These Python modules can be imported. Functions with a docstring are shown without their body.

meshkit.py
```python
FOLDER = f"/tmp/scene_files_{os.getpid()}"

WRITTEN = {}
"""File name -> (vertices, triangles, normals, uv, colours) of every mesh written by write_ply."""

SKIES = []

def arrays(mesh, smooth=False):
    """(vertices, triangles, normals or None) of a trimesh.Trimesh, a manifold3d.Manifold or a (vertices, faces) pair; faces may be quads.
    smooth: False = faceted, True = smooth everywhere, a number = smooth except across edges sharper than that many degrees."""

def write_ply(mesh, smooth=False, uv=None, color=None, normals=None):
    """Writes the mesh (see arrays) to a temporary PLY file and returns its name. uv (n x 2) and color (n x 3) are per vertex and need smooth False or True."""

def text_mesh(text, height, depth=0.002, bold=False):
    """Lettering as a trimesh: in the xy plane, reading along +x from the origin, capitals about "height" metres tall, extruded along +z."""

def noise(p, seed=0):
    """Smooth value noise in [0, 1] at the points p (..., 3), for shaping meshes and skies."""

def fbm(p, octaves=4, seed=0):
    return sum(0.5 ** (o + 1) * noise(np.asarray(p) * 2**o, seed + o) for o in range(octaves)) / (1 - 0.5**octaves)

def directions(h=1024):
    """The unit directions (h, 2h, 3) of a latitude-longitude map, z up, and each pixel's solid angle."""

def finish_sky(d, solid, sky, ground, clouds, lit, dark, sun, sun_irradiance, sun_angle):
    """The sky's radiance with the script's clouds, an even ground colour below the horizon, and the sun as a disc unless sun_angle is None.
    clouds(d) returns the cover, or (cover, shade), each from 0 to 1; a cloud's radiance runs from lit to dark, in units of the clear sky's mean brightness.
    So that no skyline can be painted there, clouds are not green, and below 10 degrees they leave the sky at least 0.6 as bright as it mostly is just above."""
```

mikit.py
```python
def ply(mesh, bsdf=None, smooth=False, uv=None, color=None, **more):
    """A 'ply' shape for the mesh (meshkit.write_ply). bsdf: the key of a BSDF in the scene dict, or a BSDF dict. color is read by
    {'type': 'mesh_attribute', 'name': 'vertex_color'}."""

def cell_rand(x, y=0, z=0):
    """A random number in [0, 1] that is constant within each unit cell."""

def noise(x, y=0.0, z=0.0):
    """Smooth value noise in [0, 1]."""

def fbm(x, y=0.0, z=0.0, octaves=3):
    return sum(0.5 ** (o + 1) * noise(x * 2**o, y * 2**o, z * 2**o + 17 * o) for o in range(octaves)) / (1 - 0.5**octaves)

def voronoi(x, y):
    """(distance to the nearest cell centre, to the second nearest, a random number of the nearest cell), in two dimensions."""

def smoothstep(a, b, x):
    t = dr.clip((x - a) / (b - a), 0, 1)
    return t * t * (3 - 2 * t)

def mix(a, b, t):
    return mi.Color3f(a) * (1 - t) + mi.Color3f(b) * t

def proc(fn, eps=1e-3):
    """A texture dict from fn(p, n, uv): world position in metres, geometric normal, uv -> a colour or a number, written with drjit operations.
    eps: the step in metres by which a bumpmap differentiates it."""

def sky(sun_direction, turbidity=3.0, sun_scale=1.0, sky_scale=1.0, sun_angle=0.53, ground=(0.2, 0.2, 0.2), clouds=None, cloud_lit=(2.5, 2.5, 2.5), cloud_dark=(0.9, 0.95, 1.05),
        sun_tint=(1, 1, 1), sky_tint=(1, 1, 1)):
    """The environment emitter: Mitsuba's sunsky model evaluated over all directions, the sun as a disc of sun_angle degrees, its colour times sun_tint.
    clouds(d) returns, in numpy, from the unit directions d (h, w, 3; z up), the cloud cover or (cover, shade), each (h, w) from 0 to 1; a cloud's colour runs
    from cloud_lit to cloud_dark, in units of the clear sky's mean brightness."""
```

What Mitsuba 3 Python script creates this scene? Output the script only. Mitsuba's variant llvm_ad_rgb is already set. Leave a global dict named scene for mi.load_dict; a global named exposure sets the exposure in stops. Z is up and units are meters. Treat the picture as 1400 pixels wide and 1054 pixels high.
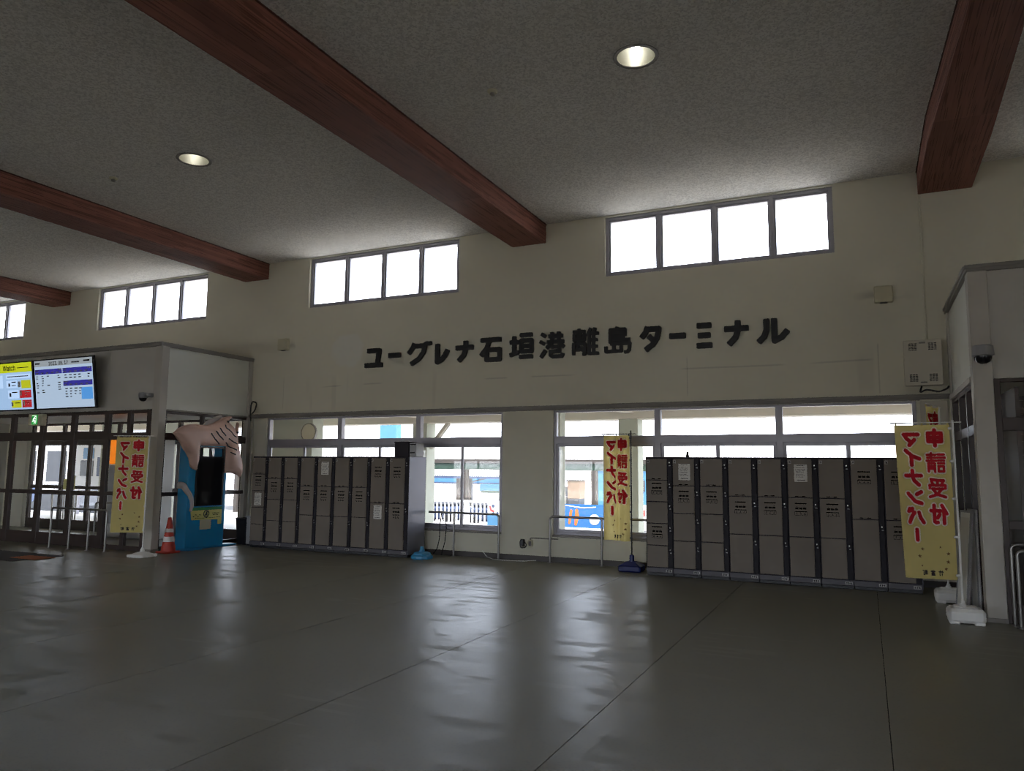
import math, random
import numpy as np
import trimesh
import mitsuba as mi
import drjit as dr
import mikit, meshkit
from mikit import noise, fbm, smoothstep, mix, proc
from shapely.geometry import Polygon, LineString, Point, box as sbox
from shapely.ops import unary_union

random.seed(7)
T = mi.ScalarTransform4f
scene, labels = {"type": "scene"}, {}

# ------------------------------------------------------------------ camera, sky, lights, exposure
EYE = np.array([0.0, 0.0, 1.55])
yaw, pitch, roll = np.radians(-25.354), np.radians(6.410), np.radians(0.547)
fwd = np.array([math.sin(yaw) * math.cos(pitch), math.cos(yaw) * math.cos(pitch), math.sin(pitch)])
r0 = np.array([math.cos(yaw), -math.sin(yaw), 0.0])
u0 = np.cross(r0, fwd)
up = -r0 * math.sin(roll) + u0 * math.cos(roll)
scene["camera"] = {"type": "perspective", "fov": math.degrees(2 * math.atan(700 / 1017.36)), "fov_axis": "x", "near_clip": 0.05, "far_clip": 500.0,
                   "to_world": T().look_at(EYE.tolist(), (EYE + fwd).tolist(), up.tolist())}
scene["sky"] = mikit.sky((0.35, -0.42, 0.84), turbidity=4.0, sun_scale=0.44, ground=(0.35, 0.35, 0.33), clouds=lambda d: 0.55 + 0.3 * meshkit.fbm(d * 3.0, 3, 5),
                         cloud_lit=(2.3, 2.4, 2.6), cloud_dark=(1.65, 1.74, 1.9), sun_tint=(.94, 1.0, 1.1))
LAMP = 0.7
exposure = 4.42

# ------------------------------------------------------------------ helpers
def numbered(key):
    if key not in used:
        used.add(key); return key
    n = 1
    while f"{key}_{n:03d}" in used: n += 1
    key = f"{key}_{n:03d}"; used.add(key); return key
used = set()

def tag(key, label=None, cat=None, group=None, kind=None):
    d = labels.setdefault(key, {})
    for k, v in (("label", label), ("category", cat), ("group", group), ("kind", kind)):
        if v is not None: d[k] = v

def thing(name, label, cat, group=None, kind=None):
    k = numbered(name); tag(k, label, cat, group, kind); return k

PLY = {}
def obj(name, mesh, mat, parent=None, label=None, cat=None, group=None, kind=None, smooth=False, at=None, more=None, **kw):
    k = numbered(f"{parent}__{name}" if parent else name)
    d = mikit.ply(mesh, mat, smooth=smooth, **kw) if not isinstance(mesh, dict) else {**mesh, "bsdf": {"type": "ref", "id": mat}}
    if at is not None: d = {**d, "to_world": T().translate(list(map(float, at)))}
    if more: d = {**d, **more}
    scene[k] = d
    if label or cat or group or kind: tag(k, label, cat, group, kind)
    return k

_bx = {}
def bx(x0, x1, y0, y1, z0, z1, b=0.0):
    """Box, its edges chamfered by b."""
    s = np.array([x1 - x0, y1 - y0, z1 - z0]) / 2; c = np.array([x0 + x1, y0 + y1, z0 + z1]) / 2
    if b <= 0:
        return trimesh.creation.box(2 * np.abs(s), trimesh.transformations.translation_matrix(c))
    b = min(b, 0.45 * s.min() * 2)
    key = tuple(np.round([*s, b], 5))
    if key not in _bx:
        p = [np.array([i, j, k]) * (s - b * np.array(e)) for i in (-1, 1) for j in (-1, 1) for k in (-1, 1) for e in ((0, 1, 1), (1, 0, 1), (1, 1, 0))]
        _bx[key] = trimesh.convex.convex_hull(np.array(p))
    m = _bx[key].copy(); m.apply_translation(c); return m
def cbx(c, s, b=0.0):
    return bx(c[0] - s[0] / 2, c[0] + s[0] / 2, c[1] - s[1] / 2, c[1] + s[1] / 2, c[2] - s[2] / 2, c[2] + s[2] / 2, b)
_pl = {}
def box_part(name, x0, x1, y0, y1, z0, z1, mat, parent=None, b=0.004, **kw):
    """A chamfered box as an entry; alike boxes share one mesh file."""
    key = tuple(np.round([x1 - x0, y1 - y0, z1 - z0, b], 4))
    if key not in _pl:
        h = np.array(key[:3]) / 2
        _pl[key] = mikit.ply(bx(-h[0], h[0], -h[1], h[1], -h[2], h[2], b))
    return obj(name, _pl[key], mat, parent, at=((x0 + x1) / 2, (y0 + y1) / 2, (z0 + z1) / 2), **kw)
def cat(*ms): return trimesh.util.concatenate([m for a in ms for m in (a if isinstance(a, (list, tuple)) else [a])])
def rotz(m, deg, about=(0, 0, 0)):
    m = m.copy(); m.apply_transform(trimesh.transformations.rotation_matrix(math.radians(deg), [0, 0, 1], about)); return m
def rotx(m, deg, about=(0, 0, 0)):
    m = m.copy(); m.apply_transform(trimesh.transformations.rotation_matrix(math.radians(deg), [1, 0, 0], about)); return m
def roty(m, deg, about=(0, 0, 0)):
    m = m.copy(); m.apply_transform(trimesh.transformations.rotation_matrix(math.radians(deg), [0, 1, 0], about)); return m
def move(m, x, y, z):
    m = m.copy(); m.apply_translation([x, y, z]); return m

def tube(points, r, sides=12):
    p = np.asarray(points, float)
    t = np.gradient(p, axis=0); t /= np.linalg.norm(t, axis=1, keepdims=True) + 1e-12
    ref = np.array([0.31, 0.83, 0.46]); a = np.cross(t, ref); a /= np.linalg.norm(a, axis=1, keepdims=True)
    b = np.cross(t, a); ang = np.arange(sides) * 2 * np.pi / sides
    rr = np.broadcast_to(r, (len(p),))[:, None, None]
    v = (p[:, None] + rr * (np.cos(ang)[None, :, None] * a[:, None] + np.sin(ang)[None, :, None] * b[:, None])).reshape(-1, 3)
    f = []
    for i in range(len(p) - 1):
        for j in range(sides):
            q = (i * sides + j, i * sides + (j + 1) % sides, (i + 1) * sides + (j + 1) % sides, (i + 1) * sides + j)
            f += [(q[0], q[1], q[2]), (q[0], q[2], q[3])]
    n = len(v); v = np.vstack([v, p[:1], p[-1:]]); L = (len(p) - 1) * sides
    for j in range(sides):
        f += [(n, (j + 1) % sides, j), (n + 1, L + j, L + (j + 1) % sides)]
    m = trimesh.Trimesh(v, f, process=False); m.fix_normals(); return m
def bent(pts, rad=0.06, n=6):
    """Polyline with rounded corners."""
    pts = [np.array(p, float) for p in pts]; out = [pts[0]]
    for a, b, c in zip(pts, pts[1:], pts[2:]):
        d1, d2 = (a - b) / np.linalg.norm(a - b), (c - b) / np.linalg.norm(c - b)
        s, e = b + d1 * rad, b + d2 * rad
        for k in range(n + 1):
            w = k / n; out.append((1 - w) ** 2 * s + 2 * w * (1 - w) * b + w * w * e)
    return np.array(out + [pts[-1]])
def lathe(profile, sections=32, c=(0, 0, 0)):
    m = trimesh.creation.revolve(np.array(profile, float), sections=sections); m.fix_normals(); m.apply_translation(c); return m
def cyl(r, z0, z1, c=(0, 0), sections=24):
    m = trimesh.creation.cylinder(r, z1 - z0, sections=sections); m.apply_translation([c[0], c[1], (z0 + z1) / 2]); return m
def polys(g): return [p for p in getattr(g, "geoms", [g]) if p.geom_type == "Polygon" and p.area > 1e-8]
def extrude(g, h): return cat([trimesh.creation.extrude_polygon(p, h, engine="earcut") for p in polys(g)])
def on_xz(m, y):
    """(x, y, depth) -> (x, y0 - depth, z): the polygon stands in a plane of constant y and grows towards the room."""
    v = m.vertices; return trimesh.Trimesh(np.c_[v[:, 0], y - v[:, 2], v[:, 1]], m.faces, process=False)
def on_yz(m, x):
    """(y, z, depth) -> (x + depth, y, z)."""
    v = m.vertices; return trimesh.Trimesh(np.c_[x + v[:, 2], v[:, 0], v[:, 1]], m.faces, process=False)
def text(s, h, depth=0.002, bold=False): return meshkit.text_mesh(s, h, depth, bold)
def sheet(p00, p10, p11, p01):
    return trimesh.Trimesh([p00, p10, p11, p01], [[0, 1, 2], [0, 2, 3]], process=False)

# ------------------------------------------------------------------ materials
def srgb(r, g, b): return [((c / 255 + 0.055) / 1.055) ** 2.4 if c > 10 else c / 255 / 12.92 for c in (r, g, b)]
def pr(color, rough=0.5, metal=0.0, spec=0.5, two=True, **kw):
    c = color if isinstance(color, dict) else {"type": "rgb", "value": list(map(float, color))}
    d = {"type": "principled", "base_color": c, "roughness": rough, "metallic": metal, "specular": spec, **kw}
    return {"type": "twosided", "bsdf": d} if two else d
def mat(name, d): scene[name] = d; return name
def bump(d, fn, eps, scale):
    return {"type": "twosided", "bsdf": {"type": "bumpmap", "arbitrary": {**proc(fn, eps)}, "bsdf": d, "scale": scale}}

def wall_color(p, n, uv):
    c = mix((0.56, 0.53, 0.43), (0.61, 0.58, 0.475), fbm(p.x * 0.7, p.z * 0.9, p.y * 0.7, 4))
    # old repaired cracks and scuffs below the letters, and soot beside the two small wall boxes
    line = smoothstep(0.02, 0.004, dr.abs(p.z - 3.17 - 0.03 * (noise(p.x * 1.3) - 0.5))) * smoothstep(0.42, 0.6, noise(p.x * 2.2, 3.0)) * smoothstep(-10.6, -10.4, p.x) * smoothstep(0.3, 0.1, p.x)
    drip = smoothstep(0.6, 0.85, noise(p.x * 9.0, p.z * 0.5)) * smoothstep(0.5, 0.75, noise(p.x * 1.1, 8.0)) * smoothstep(3.5, 3.1, p.z) * smoothstep(2.6, 2.8, p.z)
    vert = smoothstep(0.012, 0.004, dr.abs(p.x + 2.52)) * smoothstep(2.7, 2.8, p.z) * smoothstep(3.4, 3.3, p.z)
    vert += smoothstep(0.015, 0.005, dr.abs(p.x + 10.86)) * smoothstep(2.7, 2.8, p.z) * smoothstep(3.5, 3.3, p.z) * 0.7
    vert += smoothstep(0.014, 0.004, dr.abs(p.x - 0.225)) * smoothstep(2.66, 2.7, p.z) * smoothstep(3.42, 3.38, p.z)
    def soot(x, z):
        return smoothstep(0.5, 0.1, dr.abs(p.x - x)) * smoothstep(0.12, 0.0, dr.abs(p.z - z - 0.06 * noise(p.x * 7.0) + 0.03)) * smoothstep(0.3, 0.7, noise(p.x * 6.0, p.z * 8.0))
    c = mix(c, (0.25, 0.23, 0.19), dr.clip(0.35 * line + 0.15 * drip + 0.33 * vert + 0.5 * soot(-10.86, 4.07) + 0.5 * soot(0.33, 4.1), 0, 1))
    patch = smoothstep(0.42, 0.3, dr.sqrt(dr.square(p.x + 9.25) + dr.square(p.z - 3.87)) + 0.2 * (fbm(p.x * 4, p.z * 4, 0, 3) - 0.5))
    return mix(c, (0.62, 0.62, 0.58), 0.5 * patch)
mat("m_wall", pr(proc(wall_color), 0.75, spec=0.25))

def ceil_color(p, n, uv):
    t = fbm(p.x * 38, p.y * 38, 0, 2)
    c = mix((0.50, 0.48, 0.44), (0.60, 0.58, 0.54), smoothstep(0.35, 0.6, t))
    return mix(c, (0.36, 0.345, 0.32), 0.6 * smoothstep(0.68, 0.76, noise(p.x * 70, p.y * 70)))
mat("m_ceiling", bump(pr(proc(ceil_color), 0.9, spec=0.1, two=False), lambda p, n, uv: fbm(p.x * 45, p.y * 45, 0, 2), 0.006, 0.0018))

def floor_color(p, n, uv):
    k = dr.floor((p.x - 0.07) / 1.68)
    c = mix((0.155, 0.150, 0.112), (0.185, 0.18, 0.135), mikit.cell_rand(k, 3.0))
    c = mix(c, (0.18, 0.175, 0.14), 0.5 * fbm(p.x * 1.1, p.y * 0.5, 0, 4))
    speck = smoothstep(0.6, 0.85, noise(p.x * 160, p.y * 160))
    scuff = smoothstep(0.74, 0.8, noise(p.x * 2.3 + 3 * noise(p.y * 1.7), p.y * 14)) * smoothstep(0.6, 0.75, noise(p.x * 0.9, p.y * 0.8, 5))
    return mix(mix(c, (0.11, 0.11, 0.09), 0.2 * speck), (0.3, 0.3, 0.26), 0.12 * scuff)
def floor_rough(p, n, uv):
    return 0.31 + 0.1 * fbm(p.x * 1.4, p.y * 1.4, 0, 4) + 0.1 * smoothstep(0.62, 0.8, noise(p.x * 3, p.y * 9, 2))
mat("m_floor", bump(pr(proc(floor_color), proc(floor_rough), spec=0.36, clearcoat=0.75, clearcoat_gloss=0.35, two=False),
                    lambda p, n, uv: 0.7 * noise(p.x * 6.5, p.y * 7.5) + 0.3 * fbm(p.x * 17, p.y * 19, 0, 2), 0.006, 0.0025))
mat("m_joint", pr((0.035, 0.033, 0.028), 0.8))

def wood(p, n, uv):
    across = p.x * 1.0 + p.z * 1.0
    g = fbm(across * 60, p.y * 1.6, p.z * 30, 4)
    plank = mikit.cell_rand(dr.floor(p.z * 28), dr.floor(p.x * 3.03), dr.floor(p.y * 0.25 + mikit.cell_rand(dr.floor(p.z * 28))))
    c = mix((0.135, 0.055, 0.040), (0.30, 0.130, 0.096), 0.5 * g + 0.5 * plank)
    return mix(c, (0.05, 0.02, 0.014), 0.5 * smoothstep(0.62, 0.8, noise(across * 110, p.y * 2.5)))
mat("m_beam", pr(proc(wood), 0.55, spec=0.15))
mat("m_beam_edge", pr((0.06, 0.025, 0.018), 0.5))

mat("m_frame", pr((0.30, 0.29, 0.32), 0.38, metal=0.35))
mat("m_brown", pr((0.040, 0.026, 0.023), 0.35))
mat("m_glass", {"type": "thindielectric", "int_ior": 1.5})
mat("m_fascia", pr(proc(lambda p, n, uv: mix((0.42, 0.40, 0.36), (0.47, 0.45, 0.41), fbm(p.x * 2, p.y * 2, p.z * 2, 3))), 0.6, spec=0.3))
mat("m_side_panel", pr((0.60, 0.60, 0.54), 0.45, spec=0.4))
mat("m_pillar", pr(proc(lambda p, n, uv: mix((0.40, 0.37, 0.33), (0.46, 0.43, 0.38), fbm(p.x * 3, p.y * 3, p.z * 3, 3))), 0.5, spec=0.35))
mat("m_trim", pr((0.20, 0.185, 0.165), 0.5))
mat("m_dark_trim", pr((0.07, 0.06, 0.055), 0.5))
mat("m_baseboard", pr((0.06, 0.05, 0.045), 0.5))
mat("m_letter", pr((0.006, 0.006, 0.007), 0.35))
mat("m_black", pr((0.012, 0.012, 0.014), 0.4))
mat("m_gloss_black", pr((0.008, 0.008, 0.010), 0.08))
mat("m_chrome", pr((0.26, 0.25, 0.24), 0.25, metal=0.9))
mat("m_white", pr((0.70, 0.69, 0.66), 0.45))
mat("m_paper", pr((0.62, 0.60, 0.55), 0.7))
mat("m_paper_print", pr((0.16, 0.15, 0.15), 0.7))
mat("m_beige", pr((0.50, 0.46, 0.33), 0.5))
mat("m_box_metal", pr((0.48, 0.44, 0.36), 0.45))
mat("m_grey_plastic", pr((0.33, 0.33, 0.34), 0.4))
mat("m_locker_frame", pr((0.030, 0.026, 0.033), 0.6, spec=0.2))
mat("m_locker_band", pr((0.075, 0.070, 0.080), 0.45))
mat("m_locker_door", pr(proc(lambda p, n, uv: mix((0.178, 0.150, 0.124), (0.197, 0.168, 0.14), fbm(p.x * 4, p.z * 4, 0, 3))), 0.5, spec=0.15))
mat("m_locker_side", pr((0.18, 0.18, 0.215), 0.33, metal=0.5))
mat("m_lock_dark", pr((0.018, 0.016, 0.021), 0.55, spec=0.2))
mat("m_silver", pr((0.6, 0.6, 0.6), 0.25, metal=0.9))
mat("m_camera", pr((0.30, 0.30, 0.31), 0.3, metal=0.5))
mat("m_reflector", pr((0.42, 0.41, 0.34), 0.4, metal=0.8))
mat("m_ink", pr((0.008, 0.007, 0.008), 0.9, spec=0.05))
mat("m_tag", pr((0.34, 0.33, 0.32), 0.5))
mat("m_blue", pr(proc(lambda p, n, uv: mix((0.015, 0.21, 0.43), (0.02, 0.26, 0.52), smoothstep(0.2, 1.6, p.z + 0.4 * fbm(p.y * 3, p.z * 3, 0, 3)))), 0.35))
def manta_color(p, n, uv):
    return mix((0.47, 0.29, 0.235), (0.62, 0.42, 0.355), fbm(p.y * 3.0, p.z * 3.0, p.x * 3, 3))
mat("m_manta", pr(proc(manta_color), 0.4))
mat("m_manta_pale", pr((0.46, 0.42, 0.42), 0.4))
mat("m_blue_base", pr((0.03, 0.22, 0.40), 0.35))
mat("m_navy", pr((0.006, 0.014, 0.10), 0.35))
mat("m_red", pr((0.42, 0.035, 0.02), 0.45))
mat("m_cone_white", pr((0.65, 0.6, 0.58), 0.5))
mat("m_green", pr((0.02, 0.20, 0.05), 0.5))
mat("m_yellow", pr((0.55, 0.50, 0.16), 0.6))
def thin(c, tr, rough=0.7): return {"type": "principledthin", "base_color": c if isinstance(c, dict) else {"type": "rgb", "value": list(c)}, "roughness": rough, "diff_trans": tr, "spec_trans": 0.0}
mat("m_cloth", thin((0.70, 0.58, 0.235), 0.85))
mat("m_print_red", thin((0.60, 0.035, 0.05), 0.9))
mat("m_print_pale", thin((0.88, 0.76, 0.72), 1.1))
mat("m_print_dark", thin((0.05, 0.04, 0.04), 0.3))
mat("m_print_orange", thin((0.20, 0.10, 0.03), 0.5))
mat("m_out_wall", pr((0.40, 0.41, 0.335), 0.8))
mat("m_out_soffit", pr((0.58, 0.53, 0.45), 0.8))
mat("m_out_ground", pr(proc(lambda p, n, uv: mix((0.42, 0.41, 0.39), (0.5, 0.49, 0.46), fbm(p.x, p.y, 0, 4))), 0.8))
mat("m_out_quay", pr((0.17, 0.17, 0.17), 0.8))
mat("m_out_roof", pr((0.62, 0.62, 0.60), 0.7))
mat("m_out_white", pr((0.42, 0.42, 0.42), 0.6))
mat("m_out_green", pr((0.005, 0.024, 0.013), 0.5))
mat("m_out_brown", pr((0.032, 0.027, 0.023), 0.7))
mat("m_out_blue", pr((0.008, 0.08, 0.26), 0.5))
mat("m_out_skyblue", pr((0.028, 0.11, 0.21), 0.5))
mat("m_out_navy", pr((0.02, 0.035, 0.08), 0.6))
mat("m_out_dark", pr((0.03, 0.035, 0.045), 0.5))
mat("m_out_box", pr((0.12, 0.08, 0.05), 0.7))
mat("m_out_orange", pr((0.5, 0.09, 0.01), 0.6))
mat("m_out_red", pr((0.6, 0.03, 0.03), 0.6))
mat("m_poly", {"type": "principledthin", "base_color": {"type": "rgb", "value": [0.58, 0.60, 0.61]}, "roughness": 0.4, "diff_trans": 0.7, "spec_trans": 0.0})
mat("m_leaf", pr((0.05, 0.12, 0.04), 0.6))
mat("m_mat_dark", pr((0.06, 0.055, 0.05), 0.9))
mat("m_mat_orange", pr((0.30, 0.11, 0.05), 0.9))
mat("m_shutter", pr((0.045, 0.032, 0.034), 0.5))

# ------------------------------------------------------------------ the hall's shell
W, TH = 11.848, 0.20                    # the window wall's inner face and its thickness
CZ = 5.88                               # ceiling
XL, XR, YF = -24.0, 8.0, -7.0           # left, right and front walls
UB = 4.817
UPPER = [(-20.62 - 2.68, -19.74), (-16.86, -13.20), (-10.29, -6.735), (-3.884, -0.298), (2.55, 6.15)]
LOW = [(-11.27, -5.79), (-4.83, 0.675)]
SILL, HEAD = 0.455, 2.56
LVX, LVY = -11.72, 9.547                # left entrance: side plane, front plane
RVX, RVY = 1.09, 9.42                   # right entrance

g = sbox(XL - .2, 0, XR + .2, CZ + .12)
for a, b in UPPER: g = g.difference(sbox(a, UB, b, 5.855))
for a, b in LOW: g = g.difference(sbox(a, SILL, b, HEAD))
g = g.difference(sbox(-19.2, 0.0, -11.93, 2.57))
obj("wall_back", on_xz(extrude(g, TH), W + TH), "m_wall", label="long cream plaster wall carrying the black letters and the windows", kind="structure")
obj("wall_left", bx(XL - .2, XL, YF, W, 0, CZ), "m_wall", label="cream end wall on the left of the hall", kind="structure")
obj("wall_right", on_yz(extrude(sbox(YF, 0, W, CZ).difference(sbox(-5.5, .1, 1.2, 2.7)), .2), XR), "m_wall", label="cream end wall on the right of the hall", kind="structure")
FRONT = [(-22, -15), (-13.5, -6.5), (-5, 2.2)]
g = sbox(XL - .2, 0, XR + .2, CZ + .12)
for a, b in FRONT: g = g.difference(sbox(a, 0.1, b, 2.5))
obj("wall_front", on_xz(extrude(g, .2), YF), "m_wall", label="cream wall with wide glazed fronts behind the viewer", kind="structure")

# floor: a dark base with sheets of vinyl laid on it, narrow joints between the sheets
fl = obj("floor", bx(XL - .2, XR + .2, YF - .2, W + TH, -0.2, -0.006), "m_joint", label="glossy olive grey sheet vinyl floor of the hall", kind="structure")
edges = [XL] + [0.07 + 1.68 * k for k in range(-14, 5) if XL < 0.07 + 1.68 * k < XR] + [XR]
for a, b in zip(edges, edges[1:]):
    obj("sheet", bx(a + .003, b - .003, YF, W, -0.006, 0.0), "m_floor", fl)
# ceiling with round openings for the downlights
LAMPS = [(-2.02 - 6.44 * i, 7.23) for i in (-1, 0, 1, 2, 3)]
g = sbox(XL - .2, YF - .2, XR + .2, W + TH + .35)
for x, y in LAMPS: g = g.difference(Point(x, y).buffer(0.215, 24))
m = extrude(g, 0.12); m.apply_translation([0, 0, CZ])
obj("ceiling", m, "m_ceiling", label="flat speckled grey acoustic ceiling", kind="structure")
obj("roof", bx(XL - .6, XR + .6, YF - .6, W + .55, CZ + .36, CZ + .5), "m_out_roof", label="flat roof slab over the hall", kind="structure")

bb = obj("baseboard_back", cat([bx(a, b, W - .014, W, 0, .09) for a, b in ((LVX, RVX),)]), "m_baseboard", label="dark skirting along the foot of the window wall", kind="structure")
tr = obj("trim_1", cat(bx(LVX, RVX, W - .05, W, 2.575, 2.645, .006), bx(LVX, RVX, W - .075, W, 2.60, 2.617, .003), bx(LVX, 0.72, W - .03, W, 2.562, 2.575)), "m_trim", label="grey moulding running above the low windows", kind="structure")

# beams
def beam(poly, label):
    k = thing("ceiling_beam", label, "beam", "red brown timber beams under the ceiling")
    m = extrude(poly, .34); m.apply_translation([0, 0, 5.54]); obj("timber", m, "m_beam", k)
    r = poly.exterior.buffer(.008)
    m = extrude(poly.buffer(.012).difference(poly.buffer(-.004)), .016); m.apply_translation([0, 0, 5.862]); obj("edge_strip", m, "m_beam_edge", k)
beam(Polygon([(.83, W - .001), (.83, 9.98), (.95, 7.2), (.95, YF), (1.43, YF), (1.43, 7.4), (1.5, 9.98), (1.5, W - .001)]), "red brown timber beam nearest the right edge, above the electrical box")
for x, l in ((-5.30, "long red brown timber beam crossing the ceiling left of the rightmost upper window"), (-11.73, "red brown timber beam between the leftmost two complete upper windows"), (-18.26, "red brown timber beam furthest left in the ceiling")):
    beam(sbox(x - .33, YF, x + .33, W - .001), l)

# downlights
BULB = lathe([(0, 0), (.03, .004), (.048, .03), (.05, .09), (.04, .12), (.03, .13), (0, .13)], 20)
for i, (x, y) in enumerate(LAMPS):
    seen = ["glowing round recessed ceiling light beyond the right edge of the photograph", "glowing round recessed ceiling light right of the long beam", "glowing round recessed ceiling light between the two long beams on the left", "glowing round recessed ceiling light just beyond the left edge of the photograph", "glowing round recessed ceiling light far beyond the left edge of the photograph"][i]
    k = thing("ceiling_light", seen, "ceiling light", "recessed downlights in the hall ceiling")
    obj("trim_ring", lathe([(.198, -.004), (.235, -.006), (.238, 0), (.238, .004), (.198, .004), (.198, -.004)], 40, (x, y, CZ - .004)), "m_trim", k, smooth=40)
    obj("reflector", lathe([(.200, .0), (.196, .06), (.175, .15), (.13, .22), (.06, .245), (0, .246)], 40, (x, y, CZ)), "m_reflector", k, smooth=60)
    obj("bulb", move(BULB, x, y, CZ + .085), "m_white", k, smooth=True, more={"emitter": {"type": "area", "radiance": {"type": "rgb", "value": [LAMP, LAMP * .98, LAMP * .92]}}})
# ceiling detectors
for x, y, l in ((-3.72, 7.25, "small beige detector on the ceiling left of the right ceiling light"), (-10.14, 7.22, "small beige detector on the ceiling left of the left ceiling light")):
    k = thing("ceiling_detector", l, "detector")
    obj("base", lathe([(0, 0), (.06, 0), (.06, -.012), (.045, -.03), (0, -.03)], 24, (x, y, CZ)), "m_beige", k, smooth=40)
    obj("head", lathe([(0, -.03), (.028, -.03), (.03, -.045), (.018, -.06), (0, -.062)], 20, (x, y, CZ)), "m_trim", k, smooth=40)

# ------------------------------------------------------------------ windows
nwin = [0]
def bars_window(x0, x1, z0, z1, mull, label, y0=W + .05, y1=W + .13, fr=.055, mw=.06, glass=True):
    nwin[0] += 1
    k = thing(f"window_{nwin[0]}", label, None, kind="structure")
    fm = cat(bx(x0, x0 + fr, y0, y1, z0, z1, .004), bx(x1 - fr, x1, y0, y1, z0, z1, .004), bx(x0 + fr, x1 - fr, y0, y1, z0, z0 + fr, .004), bx(x0 + fr, x1 - fr, y0, y1, z1 - fr, z1, .004))
    obj("frame", fm, "m_frame", k)
    xs = [x0 + fr] + list(mull) + [x1 - fr]
    for m in mull: box_part("mullion", m - mw / 2, m + mw / 2, y0 - .01, y1 + .01, z0 + fr, z1 - fr, "m_frame", k)
    for i, (a, b) in enumerate(zip(xs, xs[1:])):
        a2, b2 = a + (mw / 2 if i else 0), b - (mw / 2 if i < len(xs) - 2 else 0)
        s = .028
        obj("sash", cat(bx(a2, a2 + s, y0 + .02, y1 - .02, z0 + fr, z1 - fr), bx(b2 - s, b2, y0 + .02, y1 - .02, z0 + fr, z1 - fr), bx(a2 + s, b2 - s, y0 + .02, y1 - .02, z0 + fr, z0 + fr + s), bx(a2 + s, b2 - s, y0 + .02, y1 - .02, z1 - fr - s, z1 - fr)), "m_frame", k)
        ym = (y0 + y1) / 2
        obj("pane", sheet((a2 + s, ym, z0 + fr + s), (b2 - s, ym, z0 + fr + s), (b2 - s, ym, z1 - fr - s), (a2 + s, ym, z1 - fr - s)), "m_glass", k)
    return k
for (a, b), l in zip(UPPER, ("upper window band at the left edge of the photograph", "upper window band above the departure screens", "upper window band left of the long beam", "upper window band right of the long beam", "upper window band beyond the right entrance")):
    w = b - a; mull = [a + w * f for f in (.258, .510, .755)]
    bars_window(a, b, UB, 5.855, mull, l)
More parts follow.
